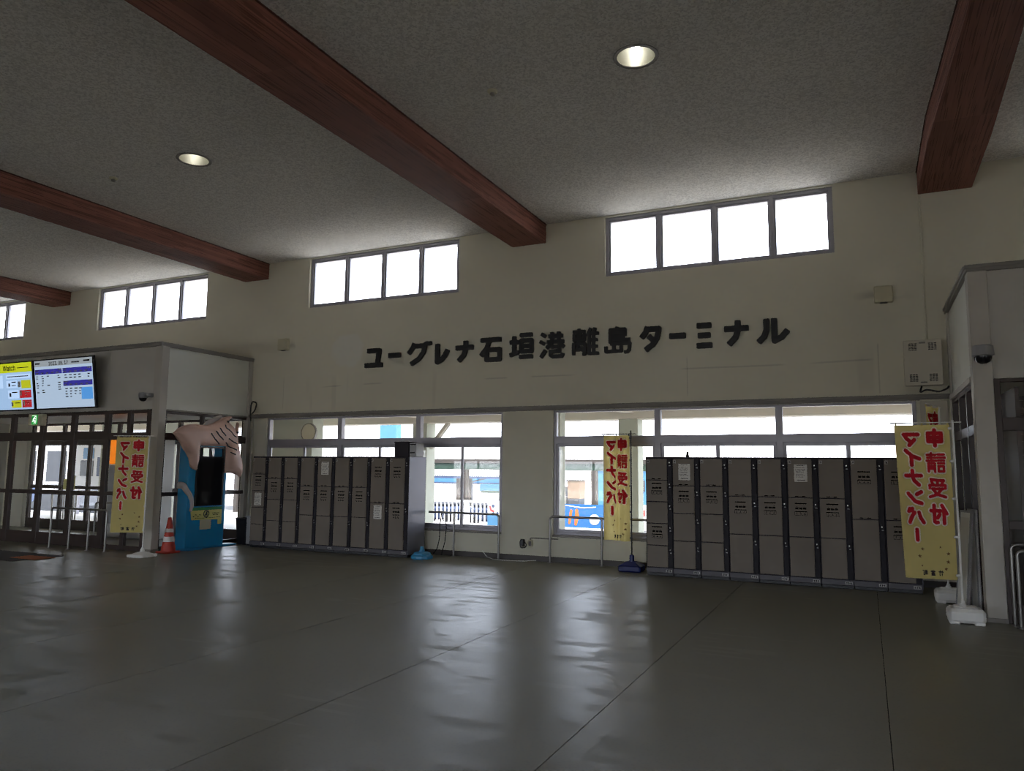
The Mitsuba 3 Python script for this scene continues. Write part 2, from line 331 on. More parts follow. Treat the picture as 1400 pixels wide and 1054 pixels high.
def low_window(x0, x1, mull, mid, label):
    nwin[0] += 1
    k = thing(f"window_{nwin[0]}", label, None, kind="structure")
    y0, y1, fr = W + .04, W + .13, .05
    obj("frame", cat(bx(x0, x0 + fr, y0, y1, SILL, HEAD, .004), bx(x1 - fr, x1, y0, y1, SILL, HEAD, .004), bx(x0 + fr, x1 - fr, y0, y1, SILL, SILL + fr, .004), bx(x0 + fr, x1 - fr, y0, y1, HEAD - .035, HEAD, .004)), "m_frame", k)
    obj("sill", bx(x0, x1, W - .03, y0, SILL - .035, SILL + .002, .004), "m_trim", k)
    obj("transom", bx(x0 + fr, x1 - fr, y0 - .01, y1 + .01, 1.985, 2.115, .004), "m_frame", k)
    xs = [x0 + fr] + mull + [x1 - fr]
    for m in mull:
        box_part("mullion", m - .05, m + .05, y0 - .012, y1 + .012, SILL + fr, HEAD - .035, "m_frame", k)
    for i, (a, b) in enumerate(zip(xs, xs[1:])):
        a2, b2 = a + (.05 if i else 0), b - (.05 if i < len(xs) - 2 else 0); ym = y0 + .05
        obj("pane", sheet((a2, ym, 2.115), (b2, ym, 2.115), (b2, ym, HEAD - .035), (a2, ym, HEAD - .035)), "m_glass", k)
        for (p, q, dy) in ((a2, mid[i] + .03, .022), (mid[i] - .03, b2, .055)):
            s = .045; za, zb = SILL + fr, 1.985
            obj("sash", cat(bx(p, p + s, y0 + dy, y0 + dy + .028, za, zb), bx(q - s, q, y0 + dy, y0 + dy + .028, za, zb), bx(p + s, q - s, y0 + dy, y0 + dy + .028, za, za + s), bx(p + s, q - s, y0 + dy, y0 + dy + .028, zb - s, zb)), "m_frame", k)
            obj("pane", sheet((p + s, y0 + dy + .014, za + s), (q - s, y0 + dy + .014, za + s), (q - s, y0 + dy + .014, zb - s), (p + s, y0 + dy + .014, zb - s)), "m_glass", k)
low_window(-11.27, -5.79, [-9.40, -7.57], [-10.31, -8.46, -6.64], "wide low window behind the left bank of lockers")
low_window(-4.83, .675, [-3.02, -1.16], [-3.93, -2.08, -.22], "wide low window behind the right bank of lockers")
for a, b in FRONT:   # glazing behind the viewer
    nwin[0] += 1
    k = thing(f"window_{nwin[0]}", "glazed front in the wall behind the viewer", None, kind="structure")
    y0, y1 = YF - .14, YF - .06
    n = int(round((b - a) / 1.4)); xs = np.linspace(a, b, n + 1)
    obj("frame", cat([bx(x - .04, x + .04, y0, y1, .1, 2.5) for x in xs], bx(a, b, y0, y1, .1, .2), bx(a, b, y0, y1, 2.42, 2.5), bx(a, b, y0, y1, 1.9, 1.98)), "m_frame", k)
    obj("pane", sheet((a, YF - .1, .2), (b, YF - .1, .2), (b, YF - .1, 2.42), (a, YF - .1, 2.42)), "m_glass", k)

for a, b in ((-5.5, 1.2),):
    nwin[0] += 1
    k = thing(f"window_{nwin[0]}", "glazed opening in the wall beyond the right edge of the photograph", None, kind="structure")
    x0, x1 = XR + .06, XR + .14; ys = np.linspace(a, b, 5)
    obj("frame", cat([bx(x0, x1, y - .04, y + .04, .1, 2.7) for y in ys], bx(x0, x1, a, b, .1, .2), bx(x0, x1, a, b, 2.6, 2.7), bx(x0, x1, a, b, 2.0, 2.08)), "m_frame", k)
    obj("pane", sheet((XR + .1, a, .2), (XR + .1, b, .2), (XR + .1, b, 2.6), (XR + .1, a, 2.6)), "m_glass", k)

# ------------------------------------------------------------------ wall letters (stroke skeletons in a unit box)
def B4(x0, y0, x1, y1): return [(x0, y0), (x1, y0), (x1, y1), (x0, y1), (x0, y0)]
G = {
 "yu": [[(.12, .93), (.80, .93), (.70, .08)], [(0, .05), (1, .05)]],
 "bar": [[(0, .5), (1, .5)]],
 "gu": [[(.30, .97), (.20, .74), (.02, .50)], [(.26, .84), (.78, .84), (.72, .55), (.52, .25), (.14, .0)], [(.82, 1.02), (.86, .84)], [(.98, 1.02), (1.0, .84)]],
 "re": [[(.1, 1), (.1, .04), (.45, .14), (.75, .36), (.98, .66)]],
 "na": [[(0, .66), (1, .66)], [(.56, 1), (.56, .60), (.47, .30), (.17, .0)]],
 "ishi": [[(0, .97), (1, .97)], [(.44, .95), (.30, .58), (.02, .22)], B4(.30, .03, .93, .50)],
 "gaki": [[(.0, .68), (.40, .68)], [(.20, .95), (.20, .18)], [(0, .12), (.40, .24)], [(.45, .97), (1, .97)], [(.42, .03), (1.02, .03)], B4(.51, .26, .96, .73), [(.51, .49), (.96, .49)]],
 "minato": [[(.06, .97), (.25, .85)], [(0, .66), (.20, .54)], [(.04, .0), (.25, .30)], [(.36, .85), (.97, .85)], [(.30, .62), (1.02, .62)], [(.52, 1.02), (.52, .62)], [(.80, 1.02), (.80, .62)], [(.52, .60), (.28, .36)], [(.78, .60), (1.02, .38)], [(.46, .42), (.82, .42), (.82, .23), (.46, .23), (.46, .08), (.54, .02), (.92, .02), (.98, .15)]],
 "hanare": [[(.0, .90), (.50, .90)], [(.25, 1.02), (.25, .90)], [(.15, .82), (.36, .62)], [(.36, .82), (.15, .62)], [(.05, .82), (.05, .57), (.46, .57), (.46, .82)], [(.03, 0), (.03, .43), (.48, .43), (.48, .03), (.38, .02)], [(.28, .57), (.16, .19), (.36, .21)], [(.32, .32), (.40, .14)], [(.72, 1.02), (.55, .70)], [(.64, .85), (.64, 0)], [(.64, .80), (1.02, .80)], [(.64, .55), (.98, .55)], [(.64, .30), (.98, .30)], [(.60, .03), (1.02, .03)], [(.88, 1.02), (.82, .80), (.82, .03)]],
 "shima": [[(.48, 1.03), (.44, .92)], [(.18, .38), (.18, .91), (.78, .91), (.78, .64)], [(.18, .77), (.78, .77)], [(.18, .63), (.78, .63)], [(.18, .50), (1.0, .50)], [(.18, .36), (.97, .36), (.95, .12), (.88, .02), (.74, .02)], [(.0, .28), (.0, .07), (.62, .07), (.62, .28)], [(.32, .36), (.32, .07)]],
 "ta": [[(.36, 1), (.24, .74), (.0, .52)], [(.30, .88), (.97, .88), (.88, .50), (.66, .24), (.22, .0)], [(.40, .60), (.66, .40)]],
 "mi": [[(.02, .96), (.98, .96)], [(.08, .50), (.92, .50)], [(0, .03), (1.02, .03)]],
 "ru": [[(.30, 1), (.30, .52), (.22, .26), (.02, .02)], [(.56, 1), (.56, .06), (.80, .20), (1, .48)]],
 "saru": [B4(.1, .27, .9, .80), [(.1, .53), (.9, .53)], [(.5, 1), (.5, 0)]],
 "sei": [[(.05, .94), (.38, .94)], [(0, .77), (.43, .77)], [(.05, .61), (.38, .61)], [(.05, .46), (.38, .46)], B4(.07, .03, .37, .30), [(.52, .92), (1, .92)], [(.54, .76), (.98, .76)], [(.49, .60), (1.02, .60)], [(.76, 1.02), (.76, .60)], [(.58, 0), (.58, .46), (.94, .46), (.94, .03)], [(.58, .31), (.94, .31)], [(.58, .17), (.94, .17)]],
 "uke": [[(.86, 1), (.5, .94), (.12, .93)], [(.18, .86), (.23, .73)], [(.48, .86), (.5, .73)], [(.84, .89), (.76, .73)], [(.04, .50), (.04, .66), (.96, .66), (.96, .50)], [(.18, .46), (.80, .46), (.56, .16), (.05, .0)], [(.30, .40), (.55, .14), (.97, .0)]],
 "tsuki": [[(.30, 1), (.03, .55)], [(.20, .75), (.20, 0)], [(.38, .70), (1, .70)], [(.80, 1), (.80, .08), (.72, .02), (.60, .04)], [(.47, .50), (.60, .30)]],
 "ma": [[(.03, .88), (.97, .88), (.76, .52), (.50, .28)], [(.28, .48), (.64, .04)]],
 "i": [[(.92, 1), (.5, .62), (.03, .42)], [(.56, .64), (.56, 0)]],
 "n": [[(.06, .92), (.38, .72)], [(.08, .06), (.5, .20), (.94, .78)]],
 "ba": [[(.30, .75), (.22, .40), (.02, .08)], [(.60, .75), (.84, .40), (.96, .08)], [(.74, 1.02), (.80, .86)], [(.92, 1.0), (.98, .84)]],
 "vbar": [[(.5, 1), (.5, 0)]],
 "take": [[(.2, 1), (.03, .62)], [(.14, .78), (.46, .78)], [(.28, .78), (.28, 0)], [(.7, 1), (.55, .62)], [(.64, .78), (1, .78)], [(.82, .78), (.82, .05), (.7, .02)]],
 "tomi": [[(.5, 1), (.5, .88)], [(.03, .70), (.03, .87), (.97, .87), (.97, .70)], [(.22, .73), (.78, .73)], B4(.28, .48, .72, .61), B4(.14, .0, .86, .36), [(.14, .18), (.86, .18)], [(.5, .36), (.5, 0)]],
 "cho": [B4(.02, .18, .46, .92), [(.02, .55), (.46, .55)], [(.24, .92), (.24, .18)], [(.54, .88), (1, .88)], [(.80, .88), (.80, .04), (.64, .04)]],
 "ri": [[(.2, .95), (.2, .40)], [(.75, 1), (.75, .45), (.6, .15), (.3, .0)]],
 "u": [[(.5, 1), (.5, .82)], [(.1, .5), (.1, .80), (.9, .80), (.85, .45), (.65, .18), (.3, .0)]],
}
def glyph(name, x0, x1, z0, z1, w, rnd=.0, cap=2):
    sx, sz = (x1 - x0 - w), (z1 - z0 - w)
    if sz < 1e-6: sz = 0.0
    ls = [LineString([(x0 + w / 2 + a * max(sx, 0), z0 + w / 2 + b * sz) for a, b in s]).buffer(w / 2, quad_segs=5, cap_style=cap, join_style=1) for s in G[name]]
    g = unary_union(ls)
    return g.buffer(-rnd, quad_segs=3).buffer(rnd, quad_segs=3).simplify(.0008) if rnd else g.simplify(.0008)
SIGN = [("yu", -8.84, -8.33, 3.47, 3.89, .095, "angular katakana letter at the far left end of the terminal sign"), ("bar", -8.29, -7.92, 3.655, 3.75, .095, "first long horizontal dash, second character of the terminal sign"),
 ("gu", -7.84, -7.27, 3.46, 3.96, .09, "katakana letter with two small ticks, third character of the sign"), ("re", -7.22, -6.87, 3.46, 3.91, .095, "check shaped katakana letter, fourth character of the sign"),
 ("na", -6.80, -6.34, 3.465, 3.93, .09, "cross shaped katakana letter just left of the boxed kanji for stone"), ("ishi", -6.28, -5.78, 3.45, 3.92, .085, "kanji with an open square below a bar, sixth character of the sign"),
 ("gaki", -5.69, -5.17, 3.47, 3.96, .078, "kanji of earth and a barred box, seventh character of the sign"), ("minato", -5.10, -4.59, 3.45, 3.95, .068, "kanji with three water strokes at its left, middle of the sign"),
 ("hanare", -4.48, -3.97, 3.465, 3.965, .055, "densest kanji of the sign, right of the one with water strokes"), ("shima", -3.89, -3.41, 3.46, 3.95, .058, "island kanji, last kanji before the katakana at the right"),
 ("ta", -3.30, -2.91, 3.46, 3.94, .09, "hooked katakana letter just right of the island kanji"), ("bar", -2.84, -2.48, 3.66, 3.755, .095, "second long horizontal dash, left of the three stacked bars"),
 ("mi", -2.40, -2.07, 3.47, 3.905, .09, "three stacked horizontal bars near the right end of the sign"), ("na", -1.97, -1.51, 3.465, 3.935, .09, "cross shaped katakana letter, next to last in the sign"),
 ("ru", -1.47, -.94, 3.465, 3.925, .09, "two stroked katakana letter at the far right end of the sign")]
for n, x0, x1, z0, z1, w, l in SIGN:
    m = on_xz(extrude(glyph(n, x0, x1, z0, z1, w, .016 if w > .07 else .008), .045), W - .004)
    obj("sign_letter", m, "m_letter", label="black raised " + l, cat="letter", group="black letters of the terminal name on the wall")

# ------------------------------------------------------------------ small things on the wall
for x, z, l in ((-10.865, 4.08, "small beige speaker box on the wall below the left upper window band"), (.325, 4.105, "small beige speaker box on the wall above the vented electrical box")):
    k = thing("wall_speaker", l, "speaker", "beige wall speakers")
    obj("case", bx(x - .12, x + .12, W - .10, W, z - .12, z + .12, .01), "m_beige", k)
    obj("grille", cat([bx(x - .1, x + .1, W - .104, W - .099, z - .09 + i * .022, z - .08 + i * .022) for i in range(9)]), "m_beige", k)
    obj("knob", bx(x - .05, x + .05, W - .09, W - .03, z - .13, z - .119), "m_dark_trim", k)
k = thing("electrical_box", "cream metal electrical box with louvred vents on the wall beside the right entrance", "electrical box")
ex0, ex1, ey, ez0, ez1 = .545, 1.005, 11.66, 2.76, 3.385
obj("case", bx(ex0, ex1, ey + .02, W, ez0, ez1, .008), "m_box_metal", k)
obj("cover", bx(ex0 - .006, ex1 + .006, ey, ey + .022, ez0 - .006, ez1 + .006, .006), "m_box_metal", k)
for cx in (ex0 + .11, ex1 - .11):
    for cz in (ez0 + .10, ez1 - .09):
        for i in range(5):
            for j in range(3):
                box_part("vent_slot", cx - .05 + j * .036, cx - .022 + j * .036, ey - .004, ey + .001, cz - .05 + i * .022, cz - .038 + i * .022, "m_lock_dark", k, b=0)
for cz in (ez0 + .035, ez1 - .035):
    box_part("latch", (ex0 + ex1) / 2 - .04, (ex0 + ex1) / 2 + .04, ey - .01, ey, cz - .012, cz + .012, "m_trim", k)
obj("wall_conduit", tube([(.845, W - .02, 5.5), (.845, W - .02, 4.5), (.842, W - .02, 3.4)], .016, 8), "m_wall", label="thin painted conduit dropping from the right beam to the electrical box", cat="conduit", smooth=40)
obj("cable", tube(bent([(.75, 11.75, 2.75), (.72, 11.72, 2.66), (.80, 11.70, 2.70), (.95, 11.68, 2.66), (1.05, 11.7, 2.70), (1.075, 11.74, 2.74)], .03), .012, 8), "m_black", label="black cable looping below the vented electrical box", cat="cable", smooth=True)
obj("wall_panel", bx(.72, 1.06, W - .03, W, 2.02, 2.55, .005), "m_box_metal", label="plain cream cover plate below the electrical box", cat="cover plate")
k = thing("wall_outlet", "beige power outlet with a thin conduit low on the wall between the low windows", "outlet")
obj("plate", bx(-5.27, -5.19, W - .04, W, .23, .35, .006), "m_beige", k)
obj("conduit", tube(bent([(-5.23, W - .02, .35), (-5.23, W - .02, .385), (-4.72, W - .02, .385)], .02), .010, 8), "m_trim", k, smooth=40)
obj("socket", bx(-5.255, -5.205, W - .045, W - .039, .25, .33), "m_dark_trim", k)
k = thing("plug_adapter", "black plug and coiled lead in a wall socket beside the beige outlet", "plug")
obj("body", bx(-5.40, -5.34, W - .07, W, .24, .36, .01), "m_black", k)
obj("lead", tube(bent([(-5.34, W - .05, .33), (-5.28, W - .06, .27), (-5.31, W - .05, .22), (-5.40, W - .04, .21), (-5.42, W - .04, .30), (-5.39, W - .05, .36)], .03), .008, 8), "m_black", k, smooth=True)
obj("floor_cable", tube([(-6.15, W - .02, .12), (-6.02, 11.75, .03), (-5.85, 11.66, .008), (-5.6, 11.62, .008), (-5.3, 11.68, .008), (-5.1, 11.78, .02)], .006, 6), "m_white", label="thin white cable lying on the floor below the left low window", cat="cable", smooth=True)
obj("hanging_cable", tube([(-6.86, 11.60, .76), (-6.9, 11.62, .55), (-6.93, 11.66, .3), (-7.0, 11.70, .12), (-7.1, 11.72, .01)], .008, 6), "m_black", label="black cord hanging from the left window rail, nearer the lockers", cat="cord", smooth=True)
obj("hanging_cable", tube([(-6.80, 11.63, .76), (-6.79, 11.66, .5), (-6.84, 11.70, .25), (-6.93, 11.74, .01)], .008, 6), "m_black", label="black cord hanging from the left window rail, further from the lockers", cat="cord", smooth=True)

# ------------------------------------------------------------------ entrances
def storefront(k, axis, const, spans, zs, depth=.07, mat_="m_brown", bar=.10, kick=None, ends=True):
    """Brown frame bars and panes in a plane x = const or y = const. spans: positions of uprights; zs: rails (z0, z1)."""
    def B(a0, a1, z0, z1, d=depth):
        return bx(a0, a1, const - d / 2, const + d / 2, z0, z1, .004) if axis == "y" else bx(const - d / 2, const + d / 2, a0, a1, z0, z1, .004)
    for s in spans: obj("stile", B(s - bar / 2, s + bar / 2, 0, 2.57), mat_, k)
    for a, b in zip(spans, spans[1:]):
        a, b = a + bar / 2, b - bar / 2
        zz = sorted(zs)
        for z0, z1 in zz: obj("rail", B(a, b, z0, z1, depth * .85), mat_, k)
        for (p, q), (r, s) in zip(zz, zz[1:]):
            if axis == "y": obj("pane", sheet((a, const, q), (b, const, q), (b, const, r), (a, const, r)), "m_glass", k)
            else: obj("pane", sheet((const, a, q), (const, b, q), (const, b, r), (const, a, r)), "m_glass", k)
RAILS = [(0, .23), (.97, 1.05), (2.03, 2.2), (2.52, 2.57)]
RAILS2 = [(0, .08), (.99, 1.06), (2.03, 2.16), (2.52, 2.57)]
# left entrance
kd = thing("door_1", "dark brown glazed entrance doors under the departure screens", None, kind="structure")
storefront(kd, "y", LVY + .02, [-17.9, -16.95, -15.98, -15.02, -14.06, -13.08], RAILS, bar=.13)
storefront(kd, "y", LVY + .02, [-13.08, -12.46, -11.93], RAILS2, bar=.10)
kd = thing("door_2", "dark brown outer entrance doors in the window wall behind the departure screens", None, kind="structure")
storefront(kd, "y", W + .10, [-19.1, -17.9, -16.9, -15.9, -14.9, -13.9, -12.9, -11.98], RAILS, bar=.10)
kd = thing("window_20", "dark brown glazed side of the left entrance behind the kiosk", None, kind="structure")
storefront(kd, "x", LVX - .05, [9.72, 10.62, 11.15, 11.80], RAILS2, bar=.08)
kt = thing("trim_2", "grey capping along the top of the left entrance box", None, kind="structure")
k = thing("wall_entrance_left", "pale panelled box above the left entrance doors", None, kind="structure")
obj("front_panel", bx(-20.0, LVX - .16, LVY + .05, LVY + .12, 2.57, 3.79), "m_fascia", k)
ks = thing("wall_entrance_left_side", "pale side panel above the manta kiosk", None, kind="structure")
kc = thing("ceiling_entrance_left", "ceiling and lid of the left entrance box", None, kind="structure")
obj("side_panel", bx(LVX - .09, LVX - .03, LVY + .16, W, 2.60, 3.79), "m_side_panel", ks)
obj("soffit", bx(-20.0, LVX - .05, LVY + .12, W, 2.572, 2.62), "m_fascia", kc)
obj("lid", bx(-20.0, LVX - .03, LVY + .05, W, 3.79, 3.83), "m_fascia", kc)
obj("front_cap", cat(bx(-20.0, LVX + .02, LVY - .03, LVY + .05, 3.80, 3.84, .004), bx(-20.0, LVX + .01, LVY - .015, LVY + .05, 3.765, 3.80)), "m_trim", kt)
obj("side_cap", cat(bx(LVX - .03, LVX + .03, LVY + .05, W, 3.80, 3.84, .004), bx(LVX - .03, LVX + .015, LVY + .05, W, 3.765, 3.80)), "m_trim", kt)
obj("side_rail", bx(LVX - .08, LVX + .005, LVY + .16, W, 2.57, 2.60, .004), "m_trim", ks)
obj("corner_post", bx(LVX - .08, LVX + .01, W - .10, W - .002, 0, 3.80, .004), "m_pillar", ks)
obj("front_rail", bx(-20.0, LVX - .16, LVY + .02, LVY + .06, 2.565, 2.59, .004), "m_dark_trim", kt)
obj("wall_entrance_left_end", bx(-20.1, -20.0, LVY, W, 0, 3.8), "m_fascia", label="end wall of the left entrance box", kind="structure")
k = thing("entrance_pillar", "pale square pillar at the corner of the left entrance beside the traffic cone", "pillar")
obj("shaft", bx(LVX - .155, LVX + .04, LVY - .005, LVY + .155, 0, 3.765, .008), "m_pillar", k)
obj("foot", bx(LVX - .16, LVX + .045, LVY - .01, LVY + .16, 0, .05, .004), "m_trim", k)
# right entrance
kd = thing("door_3", "dark glazed front of the right entrance at the edge of the photograph", None, kind="structure")
storefront(kd, "y", RVY + .03, [1.31, 2.3, 3.3, 4.3, 5.3], [(0, .2), (.97, 1.06), (2.01, 2.15), (2.53, 2.57)], bar=.06)
kd = thing("window_21", "dark brown glazed side of the right entrance behind the yellow banner", None, kind="structure")
storefront(kd, "x", RVX + .05, [9.66, 10.25, 10.95, 11.78], [(0, .2), (1.98, 2.10), (2.5, 2.57)], bar=.07)
kt = thing("trim_3", "grey capping along the top of the right entrance box", None, kind="structure")
k = thing("wall_entrance_right", "grey panelled box above the right entrance", None, kind="structure")
obj("front_panel", bx(RVX + .19, 5.4, RVY + .03, RVY + .10, 2.57, 3.79), "m_fascia", k)
obj("side_panel", bx(RVX + .03, RVX + .09, RVY + .17, W, 2.62, 3.77), "m_side_panel", k)
obj("soffit", bx(RVX + .1, 5.4, RVY + .1, W, 2.572, 2.62), "m_fascia", k)
obj("lid", bx(RVX + .03, 5.4, RVY + .03, W, 3.79, 3.83), "m_fascia", k)
obj("front_cap", cat(bx(RVX - .02, 5.4, RVY - .03, RVY + .03, 3.80, 3.84, .004), bx(RVX - .01, 5.4, RVY - .015, RVY + .03, 3.765, 3.80)), "m_trim", kt)
obj("side_cap", cat(bx(RVX - .03, RVX + .03, RVY + .03, W, 3.80, 3.84, .004), bx(RVX - .015, RVX + .03, RVY + .03, W, 3.765, 3.80)), "m_trim", kt)
obj("side_rail", bx(RVX - .01, RVX + .09, RVY + .17, W, 2.55, 2.62, .004), "m_pillar", k)
obj("corner_post", bx(RVX - .0, RVX + .08, W - .09, W - .002, 0, 3.80, .004), "m_pillar", k)
obj("inner_shutter", cat([bx(RVX + .3, 5.4, W - .09, W - .06, z, z + .085, .004) for z in np.arange(.0, 2.55, .09)]), "m_shutter", k)
obj("inner_side", bx(5.35, 5.4, RVY + .1, W, 0, 2.57), "m_shutter", k)
obj("inner_screen", bx(RVX + .42, RVX + .46, RVY + .3, W - .1, 0, 2.5), "m_shutter", k)
k = thing("entrance_pillar", "pale square pillar at the corner of the right entrance beside the white banner weight", "pillar")
obj("shaft", bx(RVX + .0, RVX + .19, RVY - .02, RVY + .17, 0, 3.765, .008), "m_pillar", k)
obj("foot", bx(RVX - .004, RVX + .195, RVY - .024, RVY + .175, 0, .05, .004), "m_trim", k)

# dome cameras
def dome_camera(x, y, z, s, side, label):
    k = thing("security_camera", label, "security camera", "dome security cameras")
    obj("bracket", cat(bx(x - .045 * s, x + .045 * s, y + .07 * s, y + .20 * s, z + .01 * s, z + .10 * s, .008), bx(x - .06 * s, x + .06 * s, y + .195 * s, y + .205 * s, z - .02 * s, z + .13 * s, .003)) if side == 0 else
        cat(bx(x, x + .18 * s, y - .04 * s, y + .04 * s, z + .03 * s, z + .10 * s, .008), bx(x + .135 * s, x + .19 * s, y + .03 * s, LVY - .005, z + .02 * s, z + .11 * s, .004)), "m_camera", k)
    obj("housing", lathe([(0, .12), (.08, .12), (.1, .11), (.102, .04), (.105, .035), (.105, .01), (.085, 0), (0, 0)], 32, (0, 0, 0)).apply_scale(s).apply_translation((x, y, z)), "m_camera", k, smooth=35)
    obj("dome", lathe([(.082, .0), (.08, -.03), (.06, -.062), (.03, -.078), (0, -.082)], 28).apply_scale(s).apply_translation((x, y, z)), "m_gloss_black", k, smooth=True)
dome_camera(RVX + .095, RVY - .115, 2.80, 1.0, 0, "silver dome camera on the pillar of the right entrance")
dome_camera(-12.00, 9.44, 2.79, .8, 1, "silver dome camera on the pillar of the left entrance below the screens")

# departure screens: tilted forward
EM = {}
def emit(r, g, b, s=.06): return {"emitter": {"type": "area", "sampling_weight": .02, "radiance": {"type": "rgb", "value": [v * s for v in srgb(r, g, b)]}}}
TV_A = math.degrees(math.atan2(.14, .98))
def tv(x0, x1, label):
    k = thing("display_screen", label, "screen", "large information screens above the left doors")
    zb, yb, H = 2.64, 9.40, 1.0
    def P(m):  # local: x, z up from the lower edge, y towards the wall
        m = rotx(m, TV_A, (0, 0, 0)); m.apply_translation([0, yb, zb]); return m
    obj("casing", P(bx(x0, x1, 0, .06, 0, H, .008)), "m_black", k)
    obj("back_box", P(bx(x0 + .3, x1 - .3, .06, .1, .2, .8, .008)), "m_black", k)
    obj("wall_bracket", cat([bx(x, x + .06, 9.485, LVY + .05, 2.80, 3.50) for x in (x0 + .49, x1 - .55)] + [bx(x, x + .06, 9.40, 9.50, 3.30, 3.40) for x in (x0 + .49, x1 - .55)]), "m_black", k)
    return k, P, H
def lit(k, P, name, rects, color, y=-.004, s=.06):
    ms = []
    for x0, x1, z0, z1 in rects: ms.append(bx(x0, x1, y, y + .003, z0, z1))
    obj(name, P(cat(ms)), "m_black", k, more=emit(*color, s=s))
def ink(k, P, name, rects, m="m_black", y=-.009):
    obj(name, P(cat([bx(x0, x1, y, y + .003, z0, z1) for x0, x1, z0, z1 in rects])), m, k)
k, P, H = tv(-15.03, -13.235, "wide screen showing the dated ferry departure table, right one of the pair")
X = lambda u: -15.03 + .025 + u * (1.795 - .05)
Z = lambda v: H - .025 - v * (H - .05)
lit(k, P, "display", [(X(0), X(1), Z(1), Z(.125))], (150, 168, 188))
lit(k, P, "header_strip", [(X(0), X(1), Z(.125), Z(0))], (128, 135, 140))
lit(k, P, "table_header", [(X(.01), X(.485), Z(.29), Z(.185)), (X(.50), X(.99), Z(.29), Z(.185)), (X(.50), X(.99), Z(.555), Z(.45))], (38, 36, 122), y=-.008)
lit(k, P, "notice_tile", [(X(.80), X(.985), Z(.84), Z(.60))], (70, 130, 190), y=-.008)
ti = text("2023. 08. 17", .07, bold=True); ti.apply_translation([X(.26), 0, 0]); v = ti.vertices
ti = trimesh.Trimesh(np.c_[v[:, 0], -.012 + v[:, 2] * .5, Z(.11) + v[:, 1]], ti.faces, process=False)
obj("date_text", P(ti), "m_black", k)
rr = [(X(.66 + i * .022), X(.675 + i * .022), Z(.09), Z(.06)) for i in range(6)] + [(X(.86), X(.96), Z(.075), Z(.045)), (X(.02), X(.10), Z(.075), Z(.045))]
for r_ in range(8):
    for c_ in range(5):
        if random.random() < .75 and (c_ in (0, 1, 2, 4) and not (r_ > 2 and c_ == 2 and r_ % 2)):
            u = .03 + c_ * .095; z = .32 + r_ * .048; rr.append((X(u), X(u + random.uniform(.02, .055)), Z(z + .018), Z(z)))
for r_ in range(2):
    for c_ in (0, 1, 2, 3, 5): u = .53 + c_ * .078; z = .32 + r_ * .055; rr.append((X(u), X(u + random.uniform(.02, .05)), Z(z + .02), Z(z)))
for r_ in range(4):
    for c_ in range(4 if r_ < 3 else 2): u = .53 + c_ * .078; z = .60 + r_ * .055; rr.append((X(u), X(u + random.uniform(.02, .05)), Z(z + .02), Z(z)))
tk = ink(k, P, "table_text", rr, "m_lock_dark"); tag(k + "__table_text", kind="stuff")
ink(k, P, "header_text", [(X(.03 + i * .09), X(.07 + i * .09), Z(.275), Z(.25)) for i in range(5)] + [(X(.52 + i * .09), X(.56 + i * .09), Z(.275), Z(.25)) for i in range(5)] + [(X(.52 + i * .09), X(.56 + i * .09), Z(.54), Z(.515)) for i in range(5)] + [(X(.02), X(.08), Z(.215), Z(.195)), (X(.42), X(.48), Z(.215), Z(.195)), (X(.51), X(.56), Z(.215), Z(.195)), (X(.92), X(.98), Z(.215), Z(.195)), (X(.51), X(.58), Z(.48), Z(.46)), (X(.92), X(.98), Z(.48), Z(.46))], "m_tag", y=-.012)
k, P, H = tv(-16.87, -15.075, "wide screen with a lime green title bar and coloured tiles, left one of the pair")
X = lambda u: -16.87 + .025 + u * (1.795 - .05)
lit(k, P, "display", [(X(0), X(1), Z(1), Z(.20))], (140, 168, 200))
lit(k, P, "title_bar", [(X(0), X(1), Z(.20), Z(0))], (168, 176, 20), y=-.004)
ti = text("Watch", .10, bold=True); v = ti.vertices
ti = trimesh.Trimesh(np.c_[v[:, 0] + X(.47), -.012 + v[:, 2] * .5, Z(.155) + v[:, 1]], ti.faces, process=False)
obj("title_text", P(ti), "m_black", k)
lit(k, P, "pale_tile", [(X(.52), X(.97), Z(.335), Z(.245)), (X(.52), X(.72), Z(.53), Z(.375)), (X(.54), X(.74), Z(.76), Z(.58)), (X(.05), X(.45), Z(.53), Z(.25))], (165, 190, 222), y=-.008)
lit(k, P, "lime_tile", [(X(.80), X(.97), Z(.55), Z(.38)), (X(.60), X(.78), Z(.96), Z(.80))], (160, 165, 25), y=-.008)
lit(k, P, "red_tile", [(X(.76), X(.97), Z(.755), Z(.59)), (X(.80), X(.97), Z(.96), Z(.80))], (150, 22, 30), y=-.008)
ink(k, P, "tile_text", [(X(.55 + i * .03), X(.572 + i * .03), Z(.30), Z(.28)) for i in range(13)] + [(X(.62), X(.70), Z(.42), Z(.40)), (X(.62), X(.70), Z(.49), Z(.475)), (X(.62), X(.72), Z(.64), Z(.62)), (X(.56), X(.59), Z(.50), Z(.43)), (X(.57), X(.60), Z(.72), Z(.64)), (X(.66), X(.76), Z(.865), Z(.85)), (X(.74), X(.95), Z(.115), Z(.10))], "m_lock_dark", y=-.012); tag(k + "__tile_text", kind="stuff")
ink(k, P, "tile_icon", [(X(.74), X(.785), Z(.52), Z(.40)), (X(.77), X(.80), Z(.70), Z(.60)), (X(.82), X(.85), Z(.92), Z(.82)), (X(.60), X(.63), Z(.92), Z(.84)), (X(.86), X(.95), Z(.64), Z(.62)), (X(.88), X(.95), Z(.85), Z(.83)), (X(.86), X(.90), Z(.70), Z(.68)), (X(.88), X(.92), Z(.90), Z(.88))], "m_white", y=-.012)
